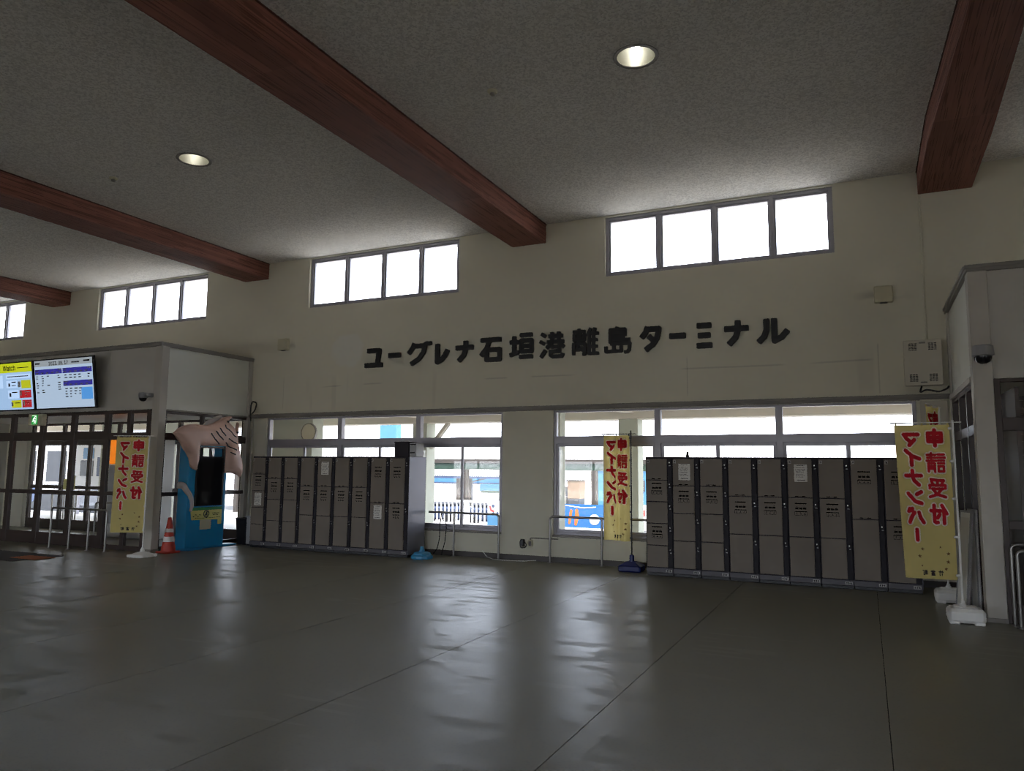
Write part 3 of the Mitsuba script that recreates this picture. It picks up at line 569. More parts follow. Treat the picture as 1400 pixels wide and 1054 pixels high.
# exit sign
k = thing("exit_sign", "small beige emergency exit sign with a green running figure hanging below the screens", "exit sign")
obj("case", bx(-15.20, -14.77, 9.36, 9.46, 2.325, 2.555, .008), "m_beige", k)
obj("green_panel", bx(-15.08, -14.90, 9.353, 9.36, 2.345, 2.535), "m_green", k, more=emit(20, 120, 45, .06))
run = unary_union([Point(.02, .155).buffer(.016), LineString([(0, .13), (-.012, .085), (.02, .055), (.0, .015)]).buffer(.011), LineString([(-.012, .085), (-.035, .055), (-.06, .06)]).buffer(.010), LineString([(0, .125), (.03, .105), (.05, .115)]).buffer(.008), LineString([(0, .125), (-.03, .115), (-.04, .09)]).buffer(.008), sbox(.045, .01, .058, .16), sbox(-.07, .16, .058, .172)])
m = on_xz(extrude(run, .003), 9.351); m.apply_translation([-14.99, 0, 2.352]); obj("figure", m, "m_white", k, more=emit(235, 255, 240, .05))
obj("hanger", cyl(.008, 2.55, 2.60, (-14.98, 9.44)), "m_trim", k)

# ------------------------------------------------------------------ coin lockers
LW, LD, LHt = .4025, .56, 1.75
def locker(x, tiers, style, label, group, notice=None, tagc="X", end=None):
    k = thing("coin_locker", label, "locker", group)
    y0 = 11.125
    box_part("body", x + .001, x + LW - .001, y0, y0 + LD, .045, LHt, "m_locker_frame", k)
    if end: obj("side_plate", bx(x + LW - .001, x + LW + .006, y0 + .01, y0 + LD, .045, LHt, .002), "m_locker_side", k)
    box_part("plinth", x + .004, x + LW - .004, y0 + .02, y0 + LD - .02, 0, .045, "m_black", k)
    box_part("base_band", x + .002, x + LW - .002, y0 - .012, y0, .048, .118, "m_locker_band", k)
    box_part("number_plate", x + .295, x + .385, y0 - .017, y0 - .012, .062, .100, "m_tag", k, b=.001)
    obj("number_mark", cat([bx(x + .308 + i * .024, x + .322 + i * .024, y0 - .0215, y0 - .017, .070, .092) for i in range(3)]), "m_lock_dark", k)
    box_part("lock_strip", x + .337, x + .397, y0 - .008, y0, .125, 1.735, "m_lock_dark", k, b=.002)
    zb, zt = .125, 1.728; n = len(tiers); h = (zt - zb) / n
    for i, what in enumerate(tiers):          # from the top
        z1 = zt - i * h - .0055; z0 = zt - (i + 1) * h + .0055
        d = box_part("door", x + .014, x + .328, y0 - .02, y0 + .0, z0, z1, "m_locker_door", k, b=.004)
        if i == 0:
            box_part("index_plate", x + .020, x + .062, y0 - .025, y0 - .020, z1 - .062, z1 - .014, "m_tag", d, b=.001)
            t = text(tagc, .026, .003, True); v = t.vertices; t = trimesh.Trimesh(np.c_[v[:, 0] + x + .031, y0 - .0275 - v[:, 2], v[:, 1] + z1 - .051], t.faces, process=False)
            obj("index_letter", t, "m_ink", d)
        # lock: keyhole barrel, coin slot
        zc = z1 - .10 if n < 5 else z1 - .07
        box_part("lock_plate", x + .342, x + .392, y0 - .013, y0 - .008, zc - .05, zc + .05, "m_lock_dark", d, b=.002)
        obj("lock_barrel", rotx(cyl(.009, -.006, .006, sections=12), 90), "m_chrome", d, at=(x + .362, y0 - .017, zc + .015), smooth=40)
        box_part("coin_slot", x + .357, x + .382, y0 - .018, y0 - .013, zc - .036, zc - .022, "m_grey_plastic", d, b=.002)
        if what in ("s", "S"):
            cx = x + .171; ms = []; zz = z1 - (.07 if what == "s" else .16) + (0.03 if n == 5 else 0)
            ms.append(bx(cx - .075, cx + .075, y0 - .0235, y0 - .0200, zz - .012, zz + .004))
            for j in (-1, 0, 1): ms.append(bx(cx + j * .05 - .02, cx + j * .05 + .02, y0 - .0235, y0 - .0200, zz - .082, zz - .058))
            for j in (-1, 1): ms.append(bx(cx + j * .05 - .005, cx + j * .05 + .005, y0 - .0235, y0 - .0200, zz - .05, zz - .044))
            if style == "x":
                fr = sbox(-.08, -.06, .08, 0).difference(sbox(-.076, -.056, .076, -.012)); ms.append(move(on_xz(extrude(fr, .003), y0 - .0205), cx, 0, zz - .108))
                for j in (-1, 0, 1): ms.append(bx(cx + j * .05 - .003, cx + j * .05 + .003, y0 - .0235, y0 - .0200, zz - .15, zz - .125)); ms.append(bx(cx + j * .05 - .012, cx + j * .05 + .010, y0 - .0235, y0 - .0200, zz - .152, zz - .147))
            else:
                ms.append(bx(cx - .07, cx + .07, y0 - .0235, y0 - .0200, zz - .128, zz - .116))
                for j in (-1, 0, 1): ms.append(bx(cx + j * .05 - .006, cx + j * .05 + .012, y0 - .0235, y0 - .0200, zz - .18, zz - .165)); ms.append(bx(cx + j * .05 - .015, cx + j * .05 - .009, y0 - .0235, y0 - .0200, zz - .175, zz - .145))
            obj("instruction_print", cat(ms), "m_ink", d)
        if i == 0 or (i == 0 and n == 2):
            obj("fee_mark", cat(bx(x + .10, x + .145, y0 - .0235, y0 - .02, z0 + .006, z0 + .020), bx(x + .19, x + .235, y0 - .0235, y0 - .02, z0 + .006, z0 + .020), bx(x + .15, x + .185, y0 - .0235, y0 - .02, z0 + .015, z0 + .018)), "m_ink", d)
        if notice is not None and notice[0] == i:
            p = thing("paper_notice", notice[1], "notice", "printed notices taped to the lockers")
            cx, top = x + .185, z1 - (.07 if i == 0 else .035)
            box_part("sheet", cx - .085, cx + .085, y0 - .0265, y0 - .0235, top - .24, top, "m_paper", p, b=0)
            ms = [bx(cx - .05, cx + .05, y0 - .030, y0 - .0268, top - .022, top - .014)]
            for q in range(8):
                e = random.uniform(.03, .065); ms.append(bx(cx - .065, cx + e, y0 - .030, y0 - .0268, top - .05 - q * .018, top - .045 - q * .018))
            ms.append(bx(cx - .05, cx + .055, y0 - .030, y0 - .0268, top - .222, top - .210))
            obj("print", cat(ms), "m_paper_print", p)
    return k
ORD = ["first", "second", "third", "fourth", "fifth", "sixth", "seventh", "eighth", "ninth"]
TI = [["", "s", "", "s", ""], ["", "s", "", ""], ["", "s", "", ""], ["", "s", ""], ["", "s", ""], ["", "s", ""], ["", "s", ""], ["S", ""], ["S", "s"]]
TL = [t[:] for t in TI]; TL[0] = ["", "s", "", "", ""]
NR = {1: (0, "printed notice high on the second locker of the right bank"), 5: (0, "printed notice high on the sixth locker of the right bank")}
NL = {0: (2, "printed notice halfway up the leftmost locker of the left bank"), 4: (0, "printed notice high on the fifth locker of the left bank"), 7: (1, "printed notice on the lower door of the eighth locker of the left bank")}
for side, x0, tt, nn, st, tc in (("left", -10.885, TL, NL, "o", "0"), ("right", -3.017, TI, NR, "x", "X")):
    for i, t in enumerate(tt):
        w = {5: "five", 4: "four", 3: "three", 2: "two"}[len(t)]
        beside = {("left", 8): ", its steel side exposed", ("right", 0): ", beside the navy banner weight", ("right", 8): ", half behind the yellow banner", ("left", 0): ", nearest the manta kiosk"}.get((side, i), "")
        locker(x0 + LW * i, t, st, f"{w} door grey coin locker, {ORD[i]} in the {side} bank{beside}", f"coin lockers of the {side} bank", nn.get(i), tc, end=(i == 8))
# on top of the left bank
k = thing("control_box", "dark grey metal box standing on the right end of the left locker bank", "box")
obj("case", bx(-7.66, -7.36, 11.25, 11.5, LHt, 2.015, .008), "m_locker_frame", k); obj("lid", bx(-7.665, -7.355, 11.245, 11.505, 1.985, 2.02, .006), "m_locker_frame", k)
k = thing("ticket_printer", "pale grey device with a dark slot beside the dark box on the left lockers", "device")
obj("case", bx(-7.345, -7.20, 11.25, 11.5, LHt, 2.0, .01), "m_grey_plastic", k); obj("slot", bx(-7.325, -7.225, 11.243, 11.25, 1.81, 1.835), "m_black", k); obj("top_strip", bx(-7.34, -7.205, 11.243, 11.25, 1.96, 1.98), "m_black", k)
k = thing("small_ornament", "tiny dark object standing on top of the third locker of the right bank", "ornament")
obj("body", lathe([(0, 0), (.022, 0), (.026, .02), (.015, .05), (.02, .07), (.012, .085), (0, .088)], 16, (-2.42, 11.3, LHt)), "m_black", k, smooth=40)

# ------------------------------------------------------------------ handrails
def handrail(pts, posts, label, group, mat_="m_chrome", r=.019, foot=True):
    k = thing("handrail", label, "handrail", group)
    obj("rail", tube(bent(pts, .07), r, 12), mat_, k, smooth=40)
    for p in posts: obj("post", tube([(p[0], p[1], 0), (p[0], p[1], p[2] / 2), (p[0], p[1], p[2])], r * .95, 12), mat_, k, smooth=40)
    for p in list(posts) + [q for q in (pts[0], pts[-1]) if q[2] < .05]:
        obj("foot_plate", lathe([(0, 0), (.045, 0), (.045, .006), (r, .012), (0, .012)], 20, (p[0], p[1], 0)), mat_, k, smooth=30)
handrail([(-7.2, 11.735, .765), (-6.6, 11.735, .765), (-5.79, 11.735, .765), (-5.79, 11.735, 0)], [(-6.68, 11.735, .765)], "stainless guard rail before the left low window", "stainless window guard rails")
handrail([(-4.83, 11.735, 0), (-4.83, 11.735, .765), (-4, 11.735, .765), (-3.0, 11.735, .765)], [(-3.92, 11.735, .765)], "stainless guard rail before the right low window behind the navy weighted banner", "stainless window guard rails")
handrail([(-14.0, 9.2, 0), (-14.0, 9.2, .74), (-12.44, 9.2, .74), (-12.44, 9.2, 0)], [(-13.45, 9.2, .74), (-12.92, 9.2, .74)], "four legged stainless rail before the left entrance doors", "stainless door rails")
handrail([(-14.15, 10.2, 0), (-14.15, 10.2, .80), (-13.3, 10.2, .80), (-13.3, 10.2, 0)], [], "stainless rail standing behind the left entrance doors", "stainless door rails")
handrail([(1.36, 9.20, 0), (1.36, 9.20, .77), (2.1, 9.20, .77), (2.1, 9.20, 0)], [], "chrome barrier rail at the right edge, nearer the viewer", "chrome barrier rails at the right entrance")
handrail([(1.33, 9.34, 0), (1.33, 9.34, .82), (2.1, 9.34, .82), (2.1, 9.34, 0)], [], "chrome barrier rail at the right edge, nearer the glass", "chrome barrier rails at the right entrance")

# ------------------------------------------------------------------ banners
def subdiv(m, e):
    v, f = trimesh.remesh.subdivide_to_size(m.vertices, m.faces, e); return trimesh.Trimesh(v, f, process=False)
BW, BH = .60, 1.64
def banner_art():
    """Pale and red glyph shapes, in banner coordinates: u from the pole edge (0) to the free edge (BW) as seen from the back; the print is seen mirrored."""
    red, w = [], .036
    def put(n, u0, u1, v0, v1, w=w):
        gl = glyph(n, 0, u1 - u0, 0, v1 - v0, w, .006, cap=1)
        v_ = trimesh.transformations.identity_matrix()
        from shapely import affinity
        red.append(affinity.translate(gl, u0, v0))
    for n, v1, v0, w in (("saru", 1.605, 1.395, .042), ("sei", 1.345, 1.12, .027), ("uke", 1.07, .85, .032), ("tsuki", .795, .57, .040)): put(n, .066, .282, v0, v1, w)
    for n, v1, v0 in (("ma", 1.575, 1.395), ("i", 1.385, 1.185), ("na", 1.165, .97), ("n", .95, .765), ("ba", .755, .56)): put(n, .325, .53, v0, v1, .042)
    put("vbar", .41, .452, .385, .535, .042)
    small = []
    from shapely import affinity
    for i, n in enumerate(("take", "tomi", "cho")): small.append(affinity.translate(glyph(n, 0, .056, 0, .06, .009, 0, cap=1), .165 + i * .09, .035))
    def star(u, v, r):
        return Polygon([(u + (r if i % 2 == 0 else r * .42) * math.sin(i * math.pi / 5), v + (r if i % 2 == 0 else r * .42) * math.cos(i * math.pi / 5)) for i in range(10)])
    stars = [star(u, v, r) for u, v, r in ((.10, .27, .023), (.105, .185, .024), (.135, .11, .021), (.385, .31, .021), (.42, .235, .022), (.40, .135, .014), (.185, .335, .014))]
    red = unary_union(red)
    return red.buffer(.015, quad_segs=4).simplify(.001), red, unary_union(small), unary_union(stars)
ART = banner_art()
def banner(px, py, ptop, zb, warp, label, pole_mat, base_fn, bottom=.0, arm=None, group="yellow vertical banners on weighted poles"):
    """warp(u, v) -> (x, y) of cloth at distance u from the pole; z = zb + v."""
    k = thing("banner", label, "banner", group)
    nu, nv = 40, 40
    U, V = np.meshgrid(np.linspace(.012, BW, nu), np.linspace(0, BH, nv)); U, V = U.ravel(), V.ravel()
    def lift(u, v, off=0.0):
        x, y = warp(u, v); e = 1e-3
        xa, ya = warp(u + e, v); tx, ty = (xa - x) / e, (ya - y) / e; L = np.sqrt(tx * tx + ty * ty) + 1e-9
        return np.c_[x + off * ty / L, y - off * tx / L, zb + v]
    f = []
    for j in range(nv - 1):
        for i in range(nu - 1):
            a = j * nu + i; f += [(a, a + 1, a + nu + 1), (a, a + nu + 1, a + nu)]
    obj("cloth", trimesh.Trimesh(lift(U, V), f, process=False), "m_cloth", k, smooth=True)
    for name, g_, off, mt in (("lettering_outline", ART[0], .0025, "m_print_pale"), ("lettering", ART[1], .005, "m_print_red"), ("town_name", ART[2], .004, "m_print_dark"), ("star_print", ART[3], .004, "m_print_orange")):
        ms = []
        for p in polys(g_):
            v2, f2 = trimesh.creation.triangulate_polygon(p, engine="earcut"); m2 = subdiv(trimesh.Trimesh(np.c_[v2, np.zeros(len(v2))], f2, process=False), .03)
            ms.append(trimesh.Trimesh(lift(m2.vertices[:, 0], m2.vertices[:, 1], -off), m2.faces, process=False))   # printed on one side
        obj(name, cat(ms), mt, k)
    obj("pole", tube([(px, py, bottom), (px, py, 1.0), (px, py, ptop)], .011, 10), pole_mat, k, smooth=40)
    e0 = lift(np.array([0.0]), np.array([BH]))[0]; e1 = lift(np.array([BW]), np.array([BH]))[0]
    d = e1 - e0; d /= np.linalg.norm(d) + 1e-9
    obj("top_arm", tube([np.array([px, py, zb + BH + .025]) - d * .08, np.array([px, py, zb + BH + .025]) + d * .3, np.array([px, py, zb + BH + .025]) + d * (np.linalg.norm(e1 - e0) + .06)], .006, 8), pole_mat, k, smooth=40)
    for v in (.05, .45, .85, 1.25, 1.6):
        q = lift(np.array([.02]), np.array([v]))[0]; c = (q + [px, py, zb + v]) / 2
        obj("loop", bx(min(q[0], px) - .006, max(q[0], px) + .006, min(q[1], py) - .006, max(q[1], py) + .006, zb + v - .012, zb + v + .012, .002), "m_white" if pole_mat == "m_white" else "m_black", k)
    for u in (.03, .3, .58):
        q = lift(np.array([u]), np.array([BH]))[0]
        obj("loop", bx(q[0] - .008, q[0] + .008, q[1] - .006, q[1] + .006, q[2] - .01, q[2] + .03, .002), "m_cloth" if pole_mat == "m_white" else "m_black", k)
    return k
def water_base(cx, cy, wx, wy, h, m, label, notch=True, neck=None, ang=0):
    k = thing("banner_weight", label, "banner weight")
    b = rotz(bx(cx - wx / 2, cx + wx / 2, cy - wy / 2, cy + wy / 2, .012 if notch else 0, h, .03), ang, (cx, cy, 0))
    obj("tank", b, m, k)
    if notch:
        for sx in (-1, 1): obj("foot", rotz(bx(cx + sx * wx * .33 - wx * .14, cx + sx * wx * .33 + wx * .14, cy - wy / 2 + .004, cy + wy / 2 - .004, 0, .03, .006), ang, (cx, cy, 0)), m, k)
    obj("ridge", rotz(bx(cx - wx * .32, cx + wx * .32, cy - wy * .3, cy + wy * .3, h - .004, h + .018, .015), ang, (cx, cy, 0)), m, k)
    obj("collar", lathe([(0, 0), (.035, 0), (.03, .04), (.02, .045), (.02, .07), (0, .07)], 20, (neck or (cx, cy)) + (h,) if neck else (cx, cy, h)), m, k, smooth=40)
    return k
# right banner, big, white pole
def warp3(u, v):
    t = u / BW; x = .855 - .015 - u * .90 + .045 * (1.64 - v) * t * .6; return x, 9.25 + .012 * np.sin(7 * u + 1.5) * (1.2 - .3 * v) + .10 * t * 0 + 0 * v
banner(.862, 9.25, 2.12, .43, warp3, "large yellow banner with mirrored red lettering on a white pole before the right lockers", "m_white", None, bottom=.226)
water_base(.885, 9.26, .34, .27, .155, "m_white", "white plastic banner weight at the foot of the large right banner", neck=(.862, 9.25))
# middle banner, folded, black pole, back lit
def warp2(u, v):
    k = np.clip(u / BW, 0, 1.01)
    x = -3.345 - .43 * (k - .055 * np.sin(k * 6.283 * 2.0)) ; y = 11.41 - .10 * np.exp(-((k - .22) / .10) ** 2) * (1 - .25 * v) - .025 * np.sin(k * 14) + .03 * k
    return x, y
banner(-3.33, 11.42, 2.17, .455, warp2, "yellow banner on a black pole before the right low window, light shining through", "m_black", None, bottom=.251)
k = thing("banner_weight", "navy blue banner weight beside the first locker of the right bank", "banner weight")
obj("tank", bx(-3.51, -3.16, 11.27, 11.58, 0, .10, .02), "m_navy", k); obj("shoulder", trimesh.convex.convex_hull(np.array([(x, y, z) for x, y, z in ((-3.50, 11.28, .09), (-3.17, 11.28, .09), (-3.17, 11.57, .09), (-3.50, 11.57, .09), (-3.40, 11.37, .15), (-3.27, 11.37, .15), (-3.27, 11.48, .15), (-3.40, 11.48, .15))])), "m_navy", k)
obj("collar", lathe([(0, .14), (.042, .14), (.036, .17), (.036, .24), (.02, .245), (.02, .25), (0, .25)], 20, (-3.33, 11.42, 0)), "m_navy", k, smooth=40)
# left banner, turned towards the viewer
def warp1(u, v):
    d = np.array([-.93, -.36]); return -11.28 + .0 + d[0] * u, 9.05 + d[1] * u + .012 * np.sin(9 * u + .7 + v)
banner(-11.275, 9.05, 2.07, .40, warp1, "yellow banner on a white pole before the left entrance doors", "m_white", None, bottom=.151)
k = thing("banner_weight", "low white banner weight with spread feet beside the left pillar", "banner weight")
obj("tank", rotz(lathe([(0, 0), (.20, 0), (.205, .015), (.19, .04), (.09, .075), (.05, .085), (0, .085)], 8, (-11.275, 9.05, 0)), 22, (-11.275, 9.05, 0)), "m_white", k)
obj("collar", lathe([(0, .08), (.04, .08), (.03, .13), (.02, .15), (0, .15)], 20, (-11.275, 9.05, 0)), "m_white", k, smooth=40)
for a in range(4): obj("foot", rotz(bx(-11.275 + .11, -11.275 + .235, 9.05 - .05, 9.05 + .05, 0, .045, .012), 45 + 90 * a, (-11.275, 9.05, 0)), "m_white", k)
# banner behind the big one, seen above it almost edge on
def warp4(u, v):
    return .835 - .27 * u + .01 * np.sin(20 * u), 10.60 - .95 * u + .02 * np.sin(14 * u + v * 2)
banner(.85, 10.62, 2.37, .70, warp4, "yellow banner turned edge on behind the large right banner, only its top in view", "m_white", None, bottom=.221)
water_base(.87, 10.62, .34, .30, .15, "m_white", "white plastic banner weight behind the nearer one at the right pillar", neck=(.85, 10.62))
# light blue weight beside the left bank
k = thing("banner_weight", "light blue plastic banner weight beside the left bank of lockers", "banner weight")
cx, cy = -7.0, 11.20
obj("tank", lathe([(0, 0), (.185, 0), (.19, .015), (.185, .05), (.15, .075), (.145, .10), (.09, .115), (0, .115)], 12, (cx, cy, 0)), "m_blue_base", k)
obj("collar", lathe([(0, .11), (.05, .11), (.045, .15), (.032, .155), (.032, .20), (.02, .205), (0, .205)], 20, (cx, cy, 0)), "m_blue_base", k, smooth=40)
for a in range(6): obj("rib", rotz(bx(cx + .06, cx + .165, cy - .018, cy + .018, .05, .095, .01), 60 * a, (cx, cy, 0)), "m_blue_base", k)

# leaning boards beside the right entrance
def board(x0, y0, x1, y1, lean, h, th, label, face):
    k = thing("leaning_board", label, "board", "flat boards leaning at the right entrance")
    d = np.array([x1 - x0, y1 - y0]); L = np.linalg.norm(d); ang = math.degrees(math.atan2(d[1], d[0]))
    def place(m):
        m = rotx(m, -lean); m = rotz(m, ang); m.apply_translation([x0, y0, .01]); return m
    obj("panel", place(bx(0, L, -th / 2, th / 2, 0, h, .006)), "m_white", k)
    obj("frame", place(cat(bx(0, .025, -th / 2 - .005, th / 2 + .005, 0, h), bx(L - .025, L, -th / 2 - .005, th / 2 + .005, 0, h), bx(.025, L - .025, -th / 2 - .005, th / 2 + .005, h - .025, h), bx(.025, L - .025, -th / 2 - .005, th / 2 + .005, 0, .025))), "m_grey_plastic", k)
    if face: obj("poster", place(bx(.04, L - .04, -th / 2 - .006, -th / 2 - .003, .1, h - .08)), face, k); 
board(.87, 9.98, .955, 9.72, 5.2, 1.13, .02, "white framed board leaning at the right entrance, the wider one in front", "m_paper")
board(1.035, 10.02, 1.08, 9.78, .4, 1.14, .02, "white framed board leaning at the right entrance, the narrow one behind", None)

# ------------------------------------------------------------------ kiosk with the manta
KX = -11.42
k = thing("photo_kiosk", "blue kiosk with a dark screen under a pink manta ray sculpture, left of the lockers", "kiosk")
obj("plinth", cat(bx(KX - .30, KX + .02, 9.98, 11.30, 0, .035, .008), bx(KX - .02, KX + .13, 9.99, 10.35, 0, .03, .006)), "m_blue", k)
op = (10.215, 10.885, .80, 1.925)
bd = sbox(10.06, .035, 10.965, 1.98).difference(sbox(*[op[0], op[2], op[1], op[3]]))
obj("cabinet", on_yz(extrude(bd, .26), KX - .26), "m_blue", k)
obj("screen", bx(KX - .10, KX + .012, op[0] + .004, op[1] - .004, op[2], 1.735, .006), "m_gloss_black", k)
obj("screen_frame", cat(bx(KX - .02, KX + .02, op[0], op[0] + .03, op[2], op[3]), bx(KX - .02, KX + .02, op[1] - .03, op[1], op[2], op[3]), bx(KX - .02, KX + .02, op[0] + .03, op[1] - .03, op[3] - .03, op[3])), "m_black", k)
obj("notice_panel", on_yz(extrude(Polygon([(10.135, .77), (10.895, .77), (10.895, .44), (10.80, .44), (10.80, .53), (10.17, .545)]), .004), KX + .003), "m_yellow", k)
obj("notice_header", on_yz(extrude(sbox(10.14, .72, 10.89, .775), .004), KX + .008), "m_green", k)
obj("notice_emblem", on_yz(extrude(unary_union([Point(10.515, .65).buffer(.07).difference(Point(10.515, .65).buffer(.055)), LineString([(10.50, .625), (10.53, .68)]).buffer(.012), LineString([(10.53, .68), (10.535, .62)]).buffer(.010)]), .004), KX + .008), "m_out_dark", k)
obj("notice_text", on_yz(extrude(unary_union([sbox(10.20 + i * .05, .60 + .03 * (i % 2), 10.235 + i * .05, .615 + .03 * (i % 2)) for i in range(4)] + [sbox(10.66, .65, 10.83, .66), sbox(10.68, .62, 10.80, .63), sbox(10.25, .57, 10.85, .576)]), .004), KX + .008), "m_out_green", k)
obj("taped_sheet", on_yz(extrude(sbox(10.365, .36, 10.63, .54), .003), KX + .014), "m_beige", k)
OUT = [(9.636, 2.147), (9.736, 2.232), (9.862, 2.292), (9.97, 2.322), (10.103, 2.333), (10.379, 2.331), (10.541, 2.378), (10.704, 2.454), (10.80, 2.51), (10.961, 2.55), (11.01, 2.52), (10.93, 2.475), (10.90, 2.43), (10.969, 2.384), (11.048, 2.33), (11.104, 2.265), (11.126, 2.315), (11.139, 2.394), (11.162, 2.44), (11.18, 2.396), (11.166, 2.298), (11.153, 2.18), (11.185, 2.006), (11.244, 1.813), (11.329, 1.599), (11.331, 1.443), (11.294, 1.342), (11.227, 1.381), (11.072, 1.424), (10.897, 1.42), (10.902, 1.709), (10.905, 1.943), (10.235, 1.936), (10.235, 1.698), (10.198, 1.47), (10.117, 1.497), (10.058, 1.55), (10.014, 1.694), (9.941, 1.801), (9.87, 1.871), (9.808, 1.976), (9.716, 2.061)]
mp = Polygon(OUT).buffer(.02).buffer(-.02)
def domed(poly, x, base, bulge, reach, e=.045):
    """A relief that is thickest away from its outline."""
    from shapely import points as spts, distance
    v, f = trimesh.creation.triangulate_polygon(poly.segmentize(e), engine="earcut")
    m = subdiv(trimesh.Trimesh(np.c_[v, np.zeros(len(v))], f), e); m.merge_vertices()
    d = np.asarray(distance(spts(m.vertices[:, :2]), poly.exterior)); h = base + bulge * np.sqrt(np.clip(1 - (1 - np.clip(d / reach, 0, 1)) ** 2, 0, 1))
    top = np.c_[x + h, m.vertices[:, 0], m.vertices[:, 1]]
    g = on_yz(extrude(poly, base), x)
    ff = m.faces.copy(); n = np.cross(top[ff[:, 1]] - top[ff[:, 0]], top[ff[:, 2]] - top[ff[:, 0]]); flip = n[:, 0] < 0; ff[flip] = ff[flip][:, ::-1]
    return trimesh.Trimesh(top, ff, process=False), g
top, side = domed(mp, KX + .01, .03, .085, .16)
mt = obj("manta_body", cat(top, side), "m_manta", k, smooth=35, label="pink manta ray sculpture")
def relief(p):
    d = mp.exterior.distance(Point(p)); return KX + .01 + .03 + .085 * math.sqrt(max(0, 1 - (1 - min(d / .16, 1)) ** 2))
for l in [[(10.425, 2.175), (10.514, 2.076), (10.657, 1.978)], [(10.544, 2.224), (10.617, 2.146), (10.731, 2.066)], [(10.636, 2.285), (10.696, 2.216), (10.786, 2.148)], [(10.864, 2.096), (10.954, 2.046), (11.083, 1.998)], [(10.808, 2.017), (10.925, 1.93), (11.079, 1.876)], [(10.944, 1.825), (11.06, 1.785)]]:
    ln = LineString(l); pts = [ln.interpolate(t, True) for t in np.linspace(0, 1, 9)]
    obj("gill_slit", tube([(relief((p.x, p.y)) + .004, p.x, p.y) for p in pts], .011, 8), "m_out_dark", mt, smooth=True)
ln = LineString([(10.76, 2.362), (10.776, 2.306), (10.916, 2.236), (10.997, 2.154), (11.062, 2.131)]); pts = [ln.interpolate(t, True) for t in np.linspace(0, 1, 14)]
obj("mouth", tube([(relief((p.x, p.y)) + .004, p.x, p.y) for p in pts], .009, 8), "m_out_dark", mt, smooth=True)
for p in ((10.835, 2.425), (11.098, 2.225)):
    e = trimesh.creation.icosphere(2, .022); e.apply_translation([relief(p) + .006, *p]); obj("eye", e, "m_gloss_black", mt, smooth=True)
top, side = domed(Polygon([(10.36, 2.25), (10.50, 2.42), (10.66, 2.50), (10.85, 2.56), (10.90, 2.52), (10.75, 2.40), (10.55, 2.28)]), KX - .13, .03, .04, .1)
obj("manta_back_fin", cat(top, side), "m_manta_pale", k, smooth=35)
tl = [(9.90, 1.20), (9.99, 1.19), (10.04, 1.10), (10.10, 1.02), (10.145, .92), (10.15, .80), (10.115, .71)]
ln = LineString(tl); pts = [ln.interpolate(t, True) for t in np.linspace(0, 1, 20)]
obj("manta_tail", tube([(KX + .03 - .10 * (1 - i / 19) ** 2, p.x, p.y) for i, p in enumerate(pts)], np.linspace(.065, .026, 20), 12), "m_manta_pale", k, smooth=True, label="pale curling manta tail")

# traffic cone
k = thing("traffic_cone", "red traffic cone with two white bands between the left pillar and the kiosk", "traffic cone")
cx, cy = -11.37, 9.66
obj("foot", bx(cx - .15, cx + .15, cy - .15, cy + .15, 0, .035, .012), "m_red", k)
def cr(z): return .125 - .095 * (z - .03) / .60
obj("cone", lathe([(0, .03), (cr(.03), .03), (cr(.30), .30), (cr(.62), .62), (.015, .63), (0, .63)], 32, (cx, cy, 0)), "m_red", k, smooth=40)
for z0, z1 in ((.20, .29), (.37, .43)): obj("white_band", lathe([(cr(z0) - .01, z0), (cr(z0) + .003, z0), (cr(z1) + .003, z1), (cr(z1) - .01, z1), (cr(z0) - .01, z0)], 32, (cx, cy, 0)), "m_cone_white", k, smooth=40)
# bins between kiosk and lockers
k = thing("waste_bin", "black plastic bin standing behind the right side of the manta kiosk", "bin")
obj("body", trimesh.convex.convex_hull(np.array([(x, y, z) for z, s in ((0, .125), (.50, .15)) for x, y in ((-11.36 - s, 11.52 - s), (-11.36 + s, 11.52 - s), (-11.36 + s, 11.52 + s), (-11.36 - s, 11.52 + s))])), "m_black", k)
obj("rim", bx(-11.52, -11.20, 11.36, 11.68, .49, .525, .008), "m_black", k)
k = thing("side_cabinet", "small grey cabinet squeezed between the black bin and the leftmost locker", "cabinet")
obj("body", bx(-11.16, -10.92, 11.30, 11.72, .03, .55, .006), "m_grey_plastic", k); obj("top", bx(-11.19, -10.90, 11.28, 11.74, .55, .575, .004), "m_grey_plastic", k); obj("plinth", bx(-11.15, -10.93, 11.33, 11.70, 0, .03), "m_black", k)
obj("wall_pipe", tube([(LVX + .09, W - .03, 0.0), (LVX + .09, W - .03, 1.3), (LVX + .09, W - .03, 2.56)], .018, 10), "m_pillar", label="pale pipe rising in the corner beside the left entrance", cat="pipe", smooth=40)
obj("cable", tube(bent([(LVX + .06, W - .06, 2.50), (LVX + .05, W - .07, 2.80), (LVX + .10, W - .08, 2.92), (LVX + .22, W - .07, 2.88), (LVX + .16, W - .06, 2.72), (LVX + .08, W - .05, 2.66)], .05), .014, 8), "m_black", label="black cable curling at the corner of the left entrance box", cat="cable", smooth=True)
k = thing("floor_mat", "dark entrance mat with a worn orange strip on the floor at the left edge", "mat")
obj("mat", bx(-15.5, -12.45, 7.6, 8.45, 0, .008, .003), "m_mat_dark", k); obj("orange_strip", bx(-12.95, -12.28, 7.85, 8.20, .008, .013, .002), "m_mat_orange", k)

